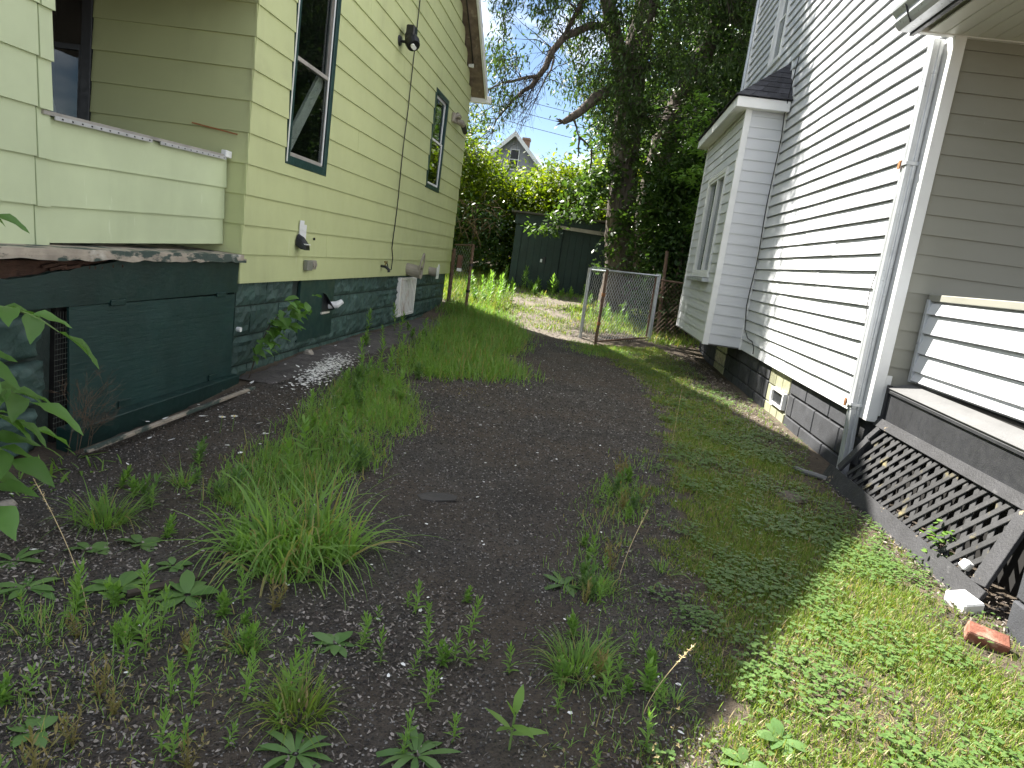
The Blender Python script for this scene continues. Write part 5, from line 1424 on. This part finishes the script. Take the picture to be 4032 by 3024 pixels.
# rosettes
def rosette_mesh(n, ll, lw, el=(.1, .6), prof=OVAL):
    a = np.arange(n) * 2.399 + U(-.2, .2, n)
    B = np.column_stack([.01 * np.cos(a), .01 * np.sin(a), np.full(n, .004)])
    return Veg().rib(B, a, U(*el, n), U(.7, 1.1, n) * ll, U(.85, 1.1, n) * lw, U(.2, .5, n), 4, prof, U(-.25, .25, n)).mesh('rosette', 'rosette')
RV = [rosette_mesh(9, .11, .05), rosette_mesh(7, .10, .045), rosette_mesh(14, .15, .026, (.15, .7), [.3, .7, 1., .8]), rosette_mesh(10, .13, .035, (.1, .5), [.3, .7, 1., .8])]
RS_ = [(-1.74, 2.72, 1, 1.1, 'broad-leaved plantain rosette left of the largest grass clump'), (-1.88, 2.60, 1, 1., 'plantain rosette nearest the porch among the dry leaves'), (-1.58, 2.36, 0, 1.15, 'plantain rosette beside the grey stick, left side'),
       (-1.32, 2.38, 0, 1.25, 'large plantain rosette between the grey stick and big clump'), (-1.50, 2.58, 1, .8, 'small plantain rosette behind the grey stick'), (-.60, 1.70, 2, .9, 'narrow-leaved rosette under the bright upright clump'),
       (-.28, 1.80, 2, .9, 'spiky narrow-leaved rosette at the bottom centre'), (.10, 3.08, 3, .95, 'thistle-like rosette left of the low olive clump'), (-.69, 2.26, 0, .8, 'clover-green rosette mat at the near centre left'),
       (-1.30, 1.60, 1, .9, 'pale four-leaved rosette at the bottom left corner'), (-1.53, 3.28, 1, .9, 'rosette in the shade at the end of the weed strip'), (-1.86, 2.24, 3, 1., 'dark spiky rosette at the left picture edge'),
       (.86, 2.22, 0, .85, 'broad plantain rosette on the sunlit lawn corner'), (.70, 2.05, 1, .9, 'yellow-green rosette at the sunlit gravel edge'), (-2.05, 2.40, 3, .9, 'low rosette on dry leaves at the left edge')]
for (x, y, k, s, lab) in RS_:
    o = link('rosette', RV[k]); o.location = on(x, y, .012); o.scale = (s, s, s); o.rotation_euler = (0, 0, rng.uniform(0, 6))
    L(o, lab, 'plant', 'leaf rosettes on the gravel')
# three-leaved seedling at the bottom centre
t = thing('seedling', 'single bright seedling with long pointed leaves at the bottom centre', 'plant', on(-.02, 1.90))
G().tube([(-.02, 1.90, .0), (-.02, 1.905, .07), (-.018, 1.91, .13)], .004, 5).obj('stem', 'stem_green', t)
for (a, el, l_, z) in ((.2, .35, .12, .06), (2.7, .5, .12, .07), (1.3, 1.2, .12, .12), (4.2, .6, .11, .08), (5.4, .5, .12, .09), (3.6, 1.15, .09, .12)):
    link('leaf', Veg().rib([(-.02, 1.905, z)], a, el, l_, .030, .25, 4, [.25, .85, 1., .6], .2).mesh('leaf', 'weed'), t)

# straw stalks with seed heads
def stalk(x, y, hh, az, lean, lab, mat='straw'):
    t = thing('grass_stalk', lab, 'stalk', on(x, y), 'seed stalks')
    z0 = gz(x, y)
    pts = [(x + math.cos(az) * lean * u ** 1.6 * hh, y + math.sin(az) * lean * u ** 1.6 * hh, z0 + hh * u) for u in np.linspace(0, 1, 9)]
    G().tube(pts, [.0016] * 8 + [.001], 4).obj('stem', mat, t)
    v = Veg(); p1 = np.array(pts[-1]); p0 = np.array(pts[-3]); n = 26
    tt = U(0, 1, n)[:, None]; B = p0 + (p1 - p0) * tt
    v.rib(B, U(0, 6.3, n), U(.2, 1.2, n), U(.008, .018, n), .004, .1, 2, [.6, 1.])
    link('seed_head', v.mesh('seed_head', 'straw'), t)
stalk(-1.56, 2.16, .42, 2.75, .85, 'tall bent straw stalk with drooping seed head at left')
stalk(.95, 6.3, .50, 1.6, .03, 'upright pale seed stalk at the lawn edge')
stalk(.36, 3.26, .34, .9, .45, 'tan seed stalk leaning right beside the olive clump')
stalk(.62, 3.9, .55, .5, .35, 'long thin green grass stalk arching over the lawn edge', 'stem_green')
stalk(.40, 2.2, .26, .4, .55, 'short tan seed stalk beside the near right gravel')

# ================================================================== saplings and bush by the green house
def leaf_shape(name, ll, lw, mat, nl=7):
    """pinched oval leaf with folded midrib, along +x, z up"""
    v = []; f = []
    for i in range(nl):
        t = i / (nl - 1); x = ll * t
        w = lw * .5 * (math.sin(PI * min(1, t * 1.05) ** .8) ** .9 if 0 < t < 1 else 0.02)
        z = -.25 * ll * t * t
        wav_ = .006 * math.sin(i * 2.1)
        v += [(x, -w, z + w * .35 + wav_), (x, 0, z), (x, w, z + w * .35 - wav_)]
    for i in range(nl - 1):
        a = i * 3
        f += [(a, a + 3, a + 4, a + 1), (a + 1, a + 4, a + 5, a + 2)]
    me = G().add(v, f).mesh(name, mat, smooth=True)
    return me
BL = [leaf_shape('leaf', .21, .105, 'big_leaf'), leaf_shape('leaf', .19, .095, 'big_leaf'), leaf_shape('leaf', .16, .08, 'big_leaf')]
def add_leaf(t, me, p, az, pitch, roll=0., s=1.):
    o = link('leaf', me, t); o.location = p; o.rotation_euler = (roll, -pitch, az); o.scale = (s, s, s)
    return o
t = thing('sapling', 'young tree with large pointed leaves reaching in at the left edge', 'sapling', on(-2.35, 2.55))
G().tube([on(-2.35, 2.55), (-2.32, 2.52, .35), (-2.28, 2.48, .75), (-2.30, 2.45, 1.10), (-2.36, 2.42, 1.45)], [.012, .011, .009, .007, .004], 6).obj('stem', 'stem_green', t)
def compound(t, base, az, ln, n, s, rise=.25):
    base = Vector(base)
    pts = [base + Vector((math.cos(az) * ln * u, math.sin(az) * ln * u, rise * ln * u - .45 * ln * u * u)) for u in np.linspace(0, 1, 6)]
    G().tube(pts, [.004] * 5 + [.002], 5).obj('leaf_stalk', 'stem_green', t)
    for i in range(n):
        u = .3 + .7 * i / max(1, n - 1)
        j = min(4, int(u * 5)); p = pts[j].lerp(pts[j + 1], u * 5 - j) if u < 1 else pts[-1]
        if i == n - 1: add_leaf(t, BL[0], p, az + rnd.uniform(-.2, .2), -.25 + rnd.uniform(-.2, .1), rnd.uniform(-.3, .3), s)
        else:
            for sd in (-1, 1): add_leaf(t, BL[rnd.randrange(3)], p, az + sd * rnd.uniform(.7, 1.1), rnd.uniform(-.45, .15), sd * rnd.uniform(0, .4), s * rnd.uniform(.8, 1.))
compound(t, (-2.28, 2.48, .98), .15, .30, 3, .95)
compound(t, (-2.30, 2.47, .80), -.7, .22, 3, .95)
compound(t, (-2.29, 2.48, .66), .25, .20, 3, 1.05)
compound(t, (-2.34, 2.42, 1.36), .25, .14, 3, .62)
compound(t, (-2.32, 2.50, .45), .1, .16, 3, .95, .0)
compound(t, (-2.32, 2.52, .32), -.5, .22, 3, .9, .0)
compound(t, (-2.31, 2.49, .55), 1.1, .22, 3, .9, .0)
t = thing('sapling', 'slender leafy sapling growing at the foundation beside the access panel', 'sapling', on(-3.0, 6.25))
G().tube([on(-3.0, 6.25), (-2.97, 6.33, .25), (-2.93, 6.46, .48), (-2.88, 6.62, .62), (-2.82, 6.9, .70)], [.007, .006, .005, .004, .002], 5).obj('stem', 'twig', t)
SLF = leaf_shape('leaf', .165, .085, 'big_leaf', 6)
sp = [Vector((-3.0, 6.25, .03)), Vector((-2.97, 6.33, .25)), Vector((-2.93, 6.46, .48)), Vector((-2.88, 6.62, .62)), Vector((-2.82, 6.95, .70))]
for i in range(64):
    u = rnd.uniform(.22, 1.0) * 3.99; j = int(u); p = sp[j].lerp(sp[j + 1], u - j)
    p = p + Vector((rnd.uniform(-.02, .14), rnd.uniform(-.18, .16), rnd.uniform(-.08, .09)))
    add_leaf(t, SLF, p, rnd.uniform(-2.2, 2.2), rnd.uniform(-.6, .2), rnd.uniform(-.5, .5), rnd.uniform(.6, 1.05))
t = thing('dead_bush', 'dry brown twiggy dead weed standing against the plywood flap', 'dead weed', on(-2.95, 3.95))
g = G()
def twigs(g, p, d, ln, r, dep):
    q = p + d * ln
    g.tube([p, p.lerp(q, .5) + Vector((rnd.uniform(-1, 1), rnd.uniform(-1, 1), rnd.uniform(-1, 1))) * ln * .08, q], [r, r * .8, r * .6], 3, False)
    if dep:
        for i in range(4):
            s = p.lerp(q, rnd.uniform(.25, 1.))
            nd = (d + Vector((rnd.uniform(-1, 1), rnd.uniform(-1, 1), rnd.uniform(-.6, .7))) * .95).normalized()
            twigs(g, s, nd, ln * rnd.uniform(.45, .7), r * .6, dep - 1)
for i in range(5):
    twigs(g, on(-2.93 + rnd.uniform(-.05, .05), 3.93 + rnd.uniform(-.06, .06)), Vector((rnd.uniform(-.1, .2), rnd.uniform(-.35, .3), 1)).normalized(), rnd.uniform(.20, .40), .0026, 3)
g.obj('twig_mass', 'dry_twig', t)
v = Veg(); n = 60; P = np.column_stack([U(-2.95, -2.55, n), U(3.0, 3.9, n)]); P = np.column_stack([P, h(P[:, 0], P[:, 1])])
v.rib(P, U(0, 6.3, n), U(.4, 1.3, n), U(.06, .2, n), U(.006, .02, n), U(.1, .7, n), 4, [.4, 1, .9, .6])
L(v.obj('ground_weeds', 'weed'), 'low green weeds at the foot of the porch pier', 'weeds', None, 'stuff')
t = thing('weed', 'small ivy-like weed sprouting through the lattice slats', 'weed', LP(4.20, .1))
v = Veg(); n = 42; c_ = np.array(LP(4.20, .16, .05))
v.rib(c_ + rng.normal(0, .04, (n, 3)), U(0, 6.3, n), U(-.2, .8, n), U(.025, .05, n), U(.025, .04, n), .2, 3, [.4, 1, .8], U(-.5, .5, n))
link('foliage', v.mesh('foliage', 'weed'), t)
# ================================================================== trees
def leaf_cloud(v, C, per, sig, size, aspect=.5, el=(-.9, .4), keep=None):
    """leaves clustered about centres C"""
    C = np.asarray(C, float); n = len(C) * per
    P = np.repeat(C, per, 0) + rng.normal(0, 1, (n, 3)) * np.asarray(sig)
    if keep is not None: P = P[keep(P)]; n = len(P)
    ln = U(.65, 1.3, n) * size
    v.rib(P, U(0, 2 * PI, n), U(*el, n), ln, ln * aspect, U(0, .35, n), 2, [.35, 1.], U(-.9, .9, n))
def drape(a, b, sag=.15, n=5):
    a = Vector(a); b = Vector(b); d = (b - a).length
    return [a.lerp(b, u) + Vector((0, 0, sag * d * 4 * u * (1 - u))) + Vector((rnd.uniform(-1, 1), rnd.uniform(-1, 1), rnd.uniform(-1, 1))) * d * .03 for u in np.linspace(0, 1, n)]
def trunk_mesh(pts, rad, nseg=40, amp=.10, step=.10):
    """furrowed bark trunk through pts"""
    P = [Vector(p) for p in pts]
    rows = []; rr = []
    for i in range(len(P) - 1):
        m = max(2, int((P[i + 1] - P[i]).length / step))
        for k in range(m + (1 if i == len(P) - 2 else 0)):
            u = k / m; rows.append(P[i].lerp(P[i + 1], u)); rr.append(rad[i] + (rad[i + 1] - rad[i]) * u)
    v = []; f = []
    for j, (p, r) in enumerate(zip(rows, rr)):
        for k in range(nseg):
            a = 2 * PI * k / nseg
            q = abs(noise.noise(Vector((math.cos(a) * 4.5, math.sin(a) * 4.5, p.z * .9)))) + .5 * abs(noise.noise(Vector((math.cos(a) * 9, math.sin(a) * 9, p.z * 2.1 + 4))))
            rk = r * (1 + amp * (q * 2 - .55))
            v.append((p.x + rk * math.cos(a), p.y + rk * math.sin(a), p.z))
    for j in range(len(rows) - 1):
        for k in range(nseg): f.append((j * nseg + k, j * nseg + (k + 1) % nseg, (j + 1) * nseg + (k + 1) % nseg, (j + 1) * nseg + k))
    return G().add(v, f).mesh('trunk', 'bark', smooth=True)

# ---- the big maple behind the gate
tree = thing('maple_tree', 'big maple with furrowed trunk and overhanging crown behind the gate', 'tree', (.68, 18, .4))
tr = link('trunk', trunk_mesh([(.72, 18, .2), (.70, 18, .6), (.66, 18, 1.5), (.45, 18, 3.2), (.30, 18, 5.0), (.22, 18, 6.2), (.35, 18.1, 8.5), (.6, 18.4, 12), (.7, 18.6, 15)], [.52, .40, .345, .335, .315, .30, .25, .17, .08]), tree)
link('stem', trunk_mesh([(.22, 17.95, 5.3), (-.12, 17.85, 6.3), (-.62, 17.7, 7.5), (-1.6, 17.3, 9.6), (-2.6, 17, 12)], [.20, .19, .17, .12, .06], 24), tree)
limbs = [
    ([(-.15, 17.85, 6.45), (-.55, 17.6, 6.85), (-.88, 17.5, 6.84), (-1.45, 17.5, 6.52), (-1.68, 17.45, 6.16), (-1.77, 17.4, 5.8), (-1.92, 17.4, 5.55)], [.10, .095, .09, .085, .08, .07, .062]),
    ([(-1.92, 17.4, 5.55), (-2.05, 17.35, 5.32), (-2.2, 17.3, 5.2), (-2.39, 17.3, 5.0), (-2.5, 17.2, 4.8), (-2.72, 17.2, 4.48), (-2.8, 17.2, 4.2)], [.055, .05, .045, .036, .028, .018, .01]),
    ([(-1.90, 17.4, 5.58), (-2.1, 17.3, 5.52), (-2.27, 17.2, 5.44), (-2.46, 17.1, 5.33), (-2.65, 17.0, 5.26), (-2.95, 16.9, 5.05), (-3.2, 16.8, 4.7)], [.045, .04, .035, .03, .025, .016, .008]),
    ([(-1.45, 17.5, 6.52), (-1.33, 17.4, 6.8), (-1.22, 17.3, 7.05), (-1.0, 17.1, 7.5), (-.9, 17, 8.2)], [.06, .055, .05, .045, .03]),
    ([(-1.66, 17.45, 6.2), (-1.60, 17.3, 5.95), (-1.62, 17.2, 5.7), (-1.72, 17.2, 5.5), (-1.85, 17.2, 5.1), (-2.0, 17.2, 4.6)], [.03, .026, .022, .018, .012, .006]),
    ([(-.62, 17.7, 7.5), (-1.6, 17.0, 8.0), (-2.6, 16.6, 8.3), (-3.8, 16.3, 8.2), (-4.8, 16, 7.6)], [.10, .08, .06, .04, .015]),
    ([(-1.6, 17.3, 9.6), (-3.0, 17.0, 10.4), (-4.4, 16.8, 11), (-5.2, 16.8, 11)], [.08, .06, .04, .015]),
    ([(.3, 18, 7.6), (1.4, 17.4, 8.6), (2.6, 17, 9.2), (3.4, 16.8, 9.0)], [.12, .09, .06, .02]),
    ([(.5, 18.2, 10.), (-.8, 17.4, 11.4), (-2.2, 16.4, 12.2), (-3.2, 15.6, 12.5)], [.09, .07, .05, .02]),
    ([(.45, 18, 9.), (1.2, 19.0, 10.5), (2.5, 20, 11.5)], [.1, .07, .03]),
]
for p, r in limbs:
    G().tube([Vector(q) for q in p], r, 9).obj('limb', 'bark', tree, 0, True)
# broken stub limb
G().tube([(.18, 17.75, 5.75), (-.07, 17.5, 5.56), (-.52, 17.3, 5.26), (-.70, 17.25, 5.02), (-.83, 17.2, 4.86), (-1.02, 17.15, 4.70), (-1.17, 17.1, 4.58)], [.16, .14, .12, .105, .095, .085, .06], 10).obj('broken_limb', 'bark', tree, 0, True)
g = G()
for i in range(7):
    a = Vector((-1.15, 17.1, 4.59)); g.tube([a, a + Vector((-.10 - .1 * rnd.random(), rnd.uniform(-.1, .1), rnd.uniform(-.12, .16)))], [.028, .004], 5)
for (a, b) in (((-.95, 17.15, 4.72), (-.75, 17.1, 4.30)), ((-.76, 17.1, 4.32), (-.42, 17.1, 4.05)), ((-.76, 17.1, 4.32), (-.70, 17.0, 3.85)), ((-.42, 17.1, 4.05), (-.38, 17., 3.5))):
    g.tube(drape(a, b, .02), [.03, .026, .022, .018, .012], 5)
L(g.obj('dead_branch', 'twig', tree), None)
# bare hanging twigs under the left limb
g = G()
anc = [Vector(p) for l in limbs[:5] for p in l[0]]
for i in range(150):
    a = anc[rnd.randrange(6, len(anc))] + Vector((rnd.uniform(-.1, .1), rnd.uniform(-.2, .2), 0))
    d = Vector((rnd.uniform(-.75, .05), rnd.uniform(-.4, .3), rnd.uniform(-1.2, -.1))) * rnd.uniform(.3, 1.0)
    pts = drape(a, a + d, rnd.uniform(-.05, .12), 6)
    r0 = rnd.uniform(.004, .011)
    g.tube(pts, [r0, r0 * .9, r0 * .75, r0 * .6, r0 * .45, r0 * .3], 3, False)
    for j in range(3):
        s = pts[rnd.randrange(1, 6)]; e = s + Vector((rnd.uniform(-.3, .2), rnd.uniform(-.2, .2), rnd.uniform(-.5, .05)))
        g.tube(drape(s, e, .05, 4), [r0 * .6, r0 * .5, r0 * .4, r0 * .2], 3, False)
L(g.obj('twig_mass', 'twig', tree), None, kind='stuff')
def boxpts(n, lo, hi): return rng.uniform(lo, hi, (n, 3))
v = Veg()
vis = np.concatenate([
    boxpts(36, (-3.4, 16.2, 6.35), (-1.75, 18.0, 8.3)),      # upper left
    boxpts(9, (-3.2, 16.4, 5.45), (-2.35, 17.6, 6.4)),
    boxpts(34, (-1.9, 16.8, 6.7), (-.5, 18.6, 8.6)),
    boxpts(24, (-1.45, 17.4, 5.55), (-.35, 19.0, 6.8)),
    boxpts(17, (-.9, 17.0, 5.0), (-.1, 18.8, 6.0)),
    boxpts(60, (-.5, 16.6, 5.8), (1.2, 17.7, 8.4)),
    boxpts(26, (-.4, 16.6, 4.2), (.9, 17.5, 5.4)),
    boxpts(120, (.9, 16.4, 4.6), (3.4, 18.4, 9.0)),
    boxpts(7, (-3.1, 16.6, 4.4), (-2.4, 17.4, 5.3)),
])
leaf_cloud(v, vis, 50, (.20, .22, .17), .115, .34, (-1.3, .2))
leaf_cloud(v, vis[rng.random(len(vis)) < .5] + [0, 0, -.22], 26, (.12, .14, .2), .12, .3, (-1.4, -.2))
v.obj('crown', 'maple_leaf', tree)
g = G()
far_anc = [Vector(p) for l in limbs for p in l[0]] + [Vector((.3, 18, 5)), Vector((.22, 18, 6.2)), Vector((.3, 18, 7.5))]
for c in vis:
    c = Vector(c); a = min(far_anc, key=lambda q: (q - c).length + rnd.uniform(0, .4))
    g.tube(drape(a, c, rnd.uniform(-.02, .12), 6), [.012, .011, .009, .007, .005, .003], 3, False)
    for j in range(4):
        e = c + Vector((rnd.gauss(0, .25), rnd.gauss(0, .25), rnd.gauss(-.15, .2)))
        g.tube(drape(c, e, .05, 3), [.005, .004, .002], 3, False)
L(g.obj('twig_mass', 'twig', tree), None, kind='stuff')
# high crown: shades the far end of the white wall
v = Veg()
def ell(n, c, r, shell=.45):
    d = rng.normal(0, 1, (n, 3)); d /= np.linalg.norm(d, axis=1)[:, None]
    return np.asarray(c) + d * np.asarray(r) * (shell + (1 - shell) * rng.random((n, 1)) ** .5)
hi = np.concatenate([ell(230, (-3.4, 16.9, 11.6), (2.2, 1.75, 4.4)), ell(70, (-.3, 18.4, 12.5), (2.6, 2.4, 3.6)), ell(60, (2.6, 18.2, 10.2), (2.2, 2.0, 2.6))])
leaf_cloud(v, hi, 95, (.34, .34, .28), .17, .45, (-1.1, .4))
v.obj('crown', 'maple_leaf', tree)

# ---- generic trees and shrubs
def crown_tree(name, label, base, hgt, cr, mat, nclu, per, lsize, sig=.42, trunk_r=.16, group=None, zlow=.3, lean=(0, 0), aspect=.55):
    t = thing(name, label, 'tree' if 'tree' in name else 'shrub', base, group)
    bx, by, bz = base
    top = Vector((bx + lean[0], by + lean[1], bz + hgt))
    cc = Vector((bx + lean[0] * .7, by + lean[1] * .7, bz + hgt * (.5 + zlow * .5)))
    C = ell(nclu, cc, (cr[0], cr[1], hgt * (1 - zlow) * .52), .35)
    C[:, 2] = np.maximum(C[:, 2], bz + .25)
    g = G(); g.tube([(bx, by, bz - .2), (bx + lean[0] * .3, by + lean[1] * .3, bz + hgt * .35), (bx + lean[0] * .7, by + lean[1] * .7, bz + hgt * .7), tuple(top)], [trunk_r * 1.2, trunk_r, trunk_r * .6, trunk_r * .15], 10)
    tk = g.obj('trunk', 'bark', t, 0, True)
    g = G()
    for c in C[::3]:
        c = Vector(c); u = min(.85, max(.2, (c.z - bz) / hgt * .75)); a = Vector((bx + lean[0] * u, by + lean[1] * u, bz + hgt * u))
        g.tube(drape(a, c, .06, 5), [trunk_r * .25, trunk_r * .2, trunk_r * .14, trunk_r * .09, trunk_r * .04], 4, False)
    L(g.obj('branches', 'twig', t), None, kind='stuff')
    v = Veg(); leaf_cloud(v, C, per, (sig, sig, sig * .75), lsize, aspect, (-.9, .35))
    v.obj('crown', mat, t)
    return t
gy = lambda x, y: (x, y, gz(x, y))
# second leaning trunk behind the maple
t = thing('tree', 'dark leaning trunk behind the maple on its right', 'tree', gy(1.25, 19.5))
link('trunk', trunk_mesh([(1.15, 19.5, .4), (1.2, 19.5, 3.0), (1.35, 19.5, 5.0), (1.9, 19.5, 7.0), (2.7, 19.6, 9.5)], [.36, .33, .30, .26, .18], 28), t)
v = Veg(); leaf_cloud(v, np.concatenate([ell(90, (2.8, 19.6, 8.2), (2.6, 1.6, 3.2)), boxpts(80, (1.2, 19.0, 2.4), (4.2, 20.4, 7))]), 85, (.34, .3, .28), .15, .5)
v.obj('crown', 'shade_leaf', t)
# sunlit vine shrubs behind the shed and house
V1 = [('shrub', 'sunlit yellow-green vine thicket right behind the green house corner', (-4.6, 21.8), 3.9, (1.7, 1.3), 120, 'vine_leaf', .12, 140),
      ('shrub', 'bright vine-covered shrub between the house and the shed', (-2.9, 23.2), 2.9, (1.6, 1.4), 120, 'vine_leaf', .12, 140),
      ('shrub', 'tall bright vine shrub rising behind the shed roof', (-1.2, 23.6), 3.6, (1.5, 1.3), 120, 'vine_leaf', .13, 140),
      ('shrub', 'bright shrub behind the shed near the maple trunk', (.6, 23.2), 3.9, (1.5, 1.3), 90, 'vine_leaf', .13, 130),
      ('shrub', 'taller leafy shrub at the eave of the green house', (-5.6, 24.0), 5.6, (1.5, 1.4), 120, 'vine_leaf', .13, 130)]
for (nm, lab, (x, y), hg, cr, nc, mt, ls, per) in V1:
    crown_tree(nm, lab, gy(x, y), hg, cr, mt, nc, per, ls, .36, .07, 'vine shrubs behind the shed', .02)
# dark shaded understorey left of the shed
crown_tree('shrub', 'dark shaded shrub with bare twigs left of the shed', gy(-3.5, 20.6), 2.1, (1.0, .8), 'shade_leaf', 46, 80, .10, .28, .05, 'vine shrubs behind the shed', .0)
g = G()
for i in range(60):
    p = Vector((rnd.uniform(-4.0, -2.7), rnd.uniform(19.6, 20.2), rnd.uniform(1.9, 3.1)))
    g.tube(drape(p, p + Vector((rnd.uniform(-.5, .5), rnd.uniform(-.3, .1), rnd.uniform(-.7, .3))), .1, 5), [.008, .007, .006, .004, .003], 3, False)
L(L(g.obj('dead_vine', 'dry_twig'), 'tangle of bare brown vine twigs above the dark shrub', 'vine'), None, kind='stuff')
# understorey at the maple foot, screens the right
US = [('shrub', 'leafy shrub in front of the maple trunk by the gate', (1.55, 16.9), 4.4, (.75, .7), 90, 'under_leaf', .115, 95, .02),
      ('shrub', 'dense dark shrub filling the gap beside the bay', (2.6, 17.2), 5.2, (1.0, .9), 110, 'shade_leaf', .115, 95, .0),
      ('shrub', 'dark shrub low behind the gate post', (1.9, 16.2), 2.4, (.6, .5), 55, 'shade_leaf', .10, 95, .0)]
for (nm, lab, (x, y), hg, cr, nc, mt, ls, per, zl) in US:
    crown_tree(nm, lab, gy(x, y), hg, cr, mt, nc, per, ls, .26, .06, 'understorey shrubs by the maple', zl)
# broad-leaved branches hanging in front of the shed
t = thing('branch_spray', 'broad-leaved drooping branches hanging across the dark shed front', 'branches', (.2, 18, 2.6))
g = G(); C = []
for (a, b) in (((.45, 17.7, 3.3), (-1.3, 18.4, 2.25)), ((.4, 17.7, 2.9), (-1.55, 18.5, 2.05)), ((.4, 17.6, 3.6), (-.5, 17.3, 2.6)), ((.6, 17.6, 3.0), (.15, 17.1, 1.5)), ((.4, 17.6, 4.0), (-.9, 17.4, 3.0)), ((.5, 17.6, 4.2), (1.4, 17.0, 3.2)), ((.3, 17.6, 3.8), (-.3, 17.0, 3.1))):
    p = drape(a, b, .10, 9); g.tube(p, [.016 - .0015 * i for i in range(9)], 4, False)
    for q in p[2:]:
        for k in range(3): C.append(q + Vector((rnd.gauss(0, .10), rnd.gauss(0, .12), rnd.gauss(0, .07))))
g.obj('twig_mass', 'twig', t)
v = Veg(); leaf_cloud(v, np.array([tuple(c) for c in C]), 14, (.11, .12, .07), .125, .58, (-.9, .2))
v.obj('foliage', 'under_leaf', t)
# young tree beside the bay with lit sprays
t = thing('sapling', 'young tree with lit compound leaves above the bay roof line', 'sapling', gy(2.2, 15.9))
g = G(); C = []
g.tube([gy(2.25, 15.9), (2.2, 15.9, 2.5), (2.1, 15.8, 4.9)], [.05, .04, .015], 6)
for i in range(16):
    a = Vector((2.15, 15.85, rnd.uniform(2.6, 4.9))); b = a + Vector((rnd.uniform(-.75, .1), rnd.uniform(-.5, .5), rnd.uniform(-.15, .5)))
    p = drape(a, b, .12, 6); g.tube(p, [.01, .009, .007, .006, .004, .003], 3, False)
    for q in p[2:]:
        for k in range(2): C.append(q)
g.obj('stem', 'twig', t)
v = Veg(); leaf_cloud(v, np.array([tuple(c) for c in C]), 9, (.07, .08, .05), .12, .42, (-.5, .2))
v.obj('foliage', 'weed', t)
# wood behind
BT = [('tall dark tree just behind the white house corner', (4.6, 20.5), 13, (2.8, 2.4), 190, 'shade_leaf'),
      ('tall shaded tree farther right behind the white house', (7.5, 23.5), 13, (3.0, 2.8), 110, 'shade_leaf'),
      ('tall tree directly behind the maple crown', (2.4, 25.5), 12, (3.0, 2.6), 200, 'under_leaf'),
      ('tree behind the shed hidden by the maple trunk', (1.4, 30.), 8.5, (2.6, 2.4), 120, 'under_leaf'),
      ('tree in the wood at the back on the right', (6.0, 31.), 14, (3.6, 3.0), 130, 'shade_leaf'),
      ('low tree on the slope below the distant house', (-6.2, 31.), 3.2, (3.0, 2.2), 110, 'vine_leaf'),
      ('tree on the slope left of the distant house', (-13., 36.), 8, (3.6, 3.0), 110, 'under_leaf'),
      ('low tree on the slope right of the distant house', (-1.6, 33.), 4.0, (2.6, 2.2), 110, 'vine_leaf')]
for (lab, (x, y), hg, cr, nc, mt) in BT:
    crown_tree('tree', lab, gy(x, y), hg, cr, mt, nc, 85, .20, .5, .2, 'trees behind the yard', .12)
# far wooded slope that closes the view
v = Veg()
C = np.concatenate([np.column_stack([U(-60, -9, 160), U(48, 70, 160), np.zeros(160)]), np.column_stack([U(1, 60, 220), U(40, 62, 220), np.zeros(220)]), np.column_stack([U(-9, 2, 60), U(40, 43.5, 60), np.zeros(60)])])
C[:, 2] = h(C[:, 0], C[:, 1]) + np.where((C[:, 0] > -9) & (C[:, 0] < 2), U(.3, 1.6, len(C)), U(.5, 6, len(C)))
leaf_cloud(v, C, 60, (1.3, 1.3, 1.0), .55, .6)
L(v.obj('wood', 'under_leaf'), 'far wooded slope behind the back yard', 'wood', None, 'stuff')
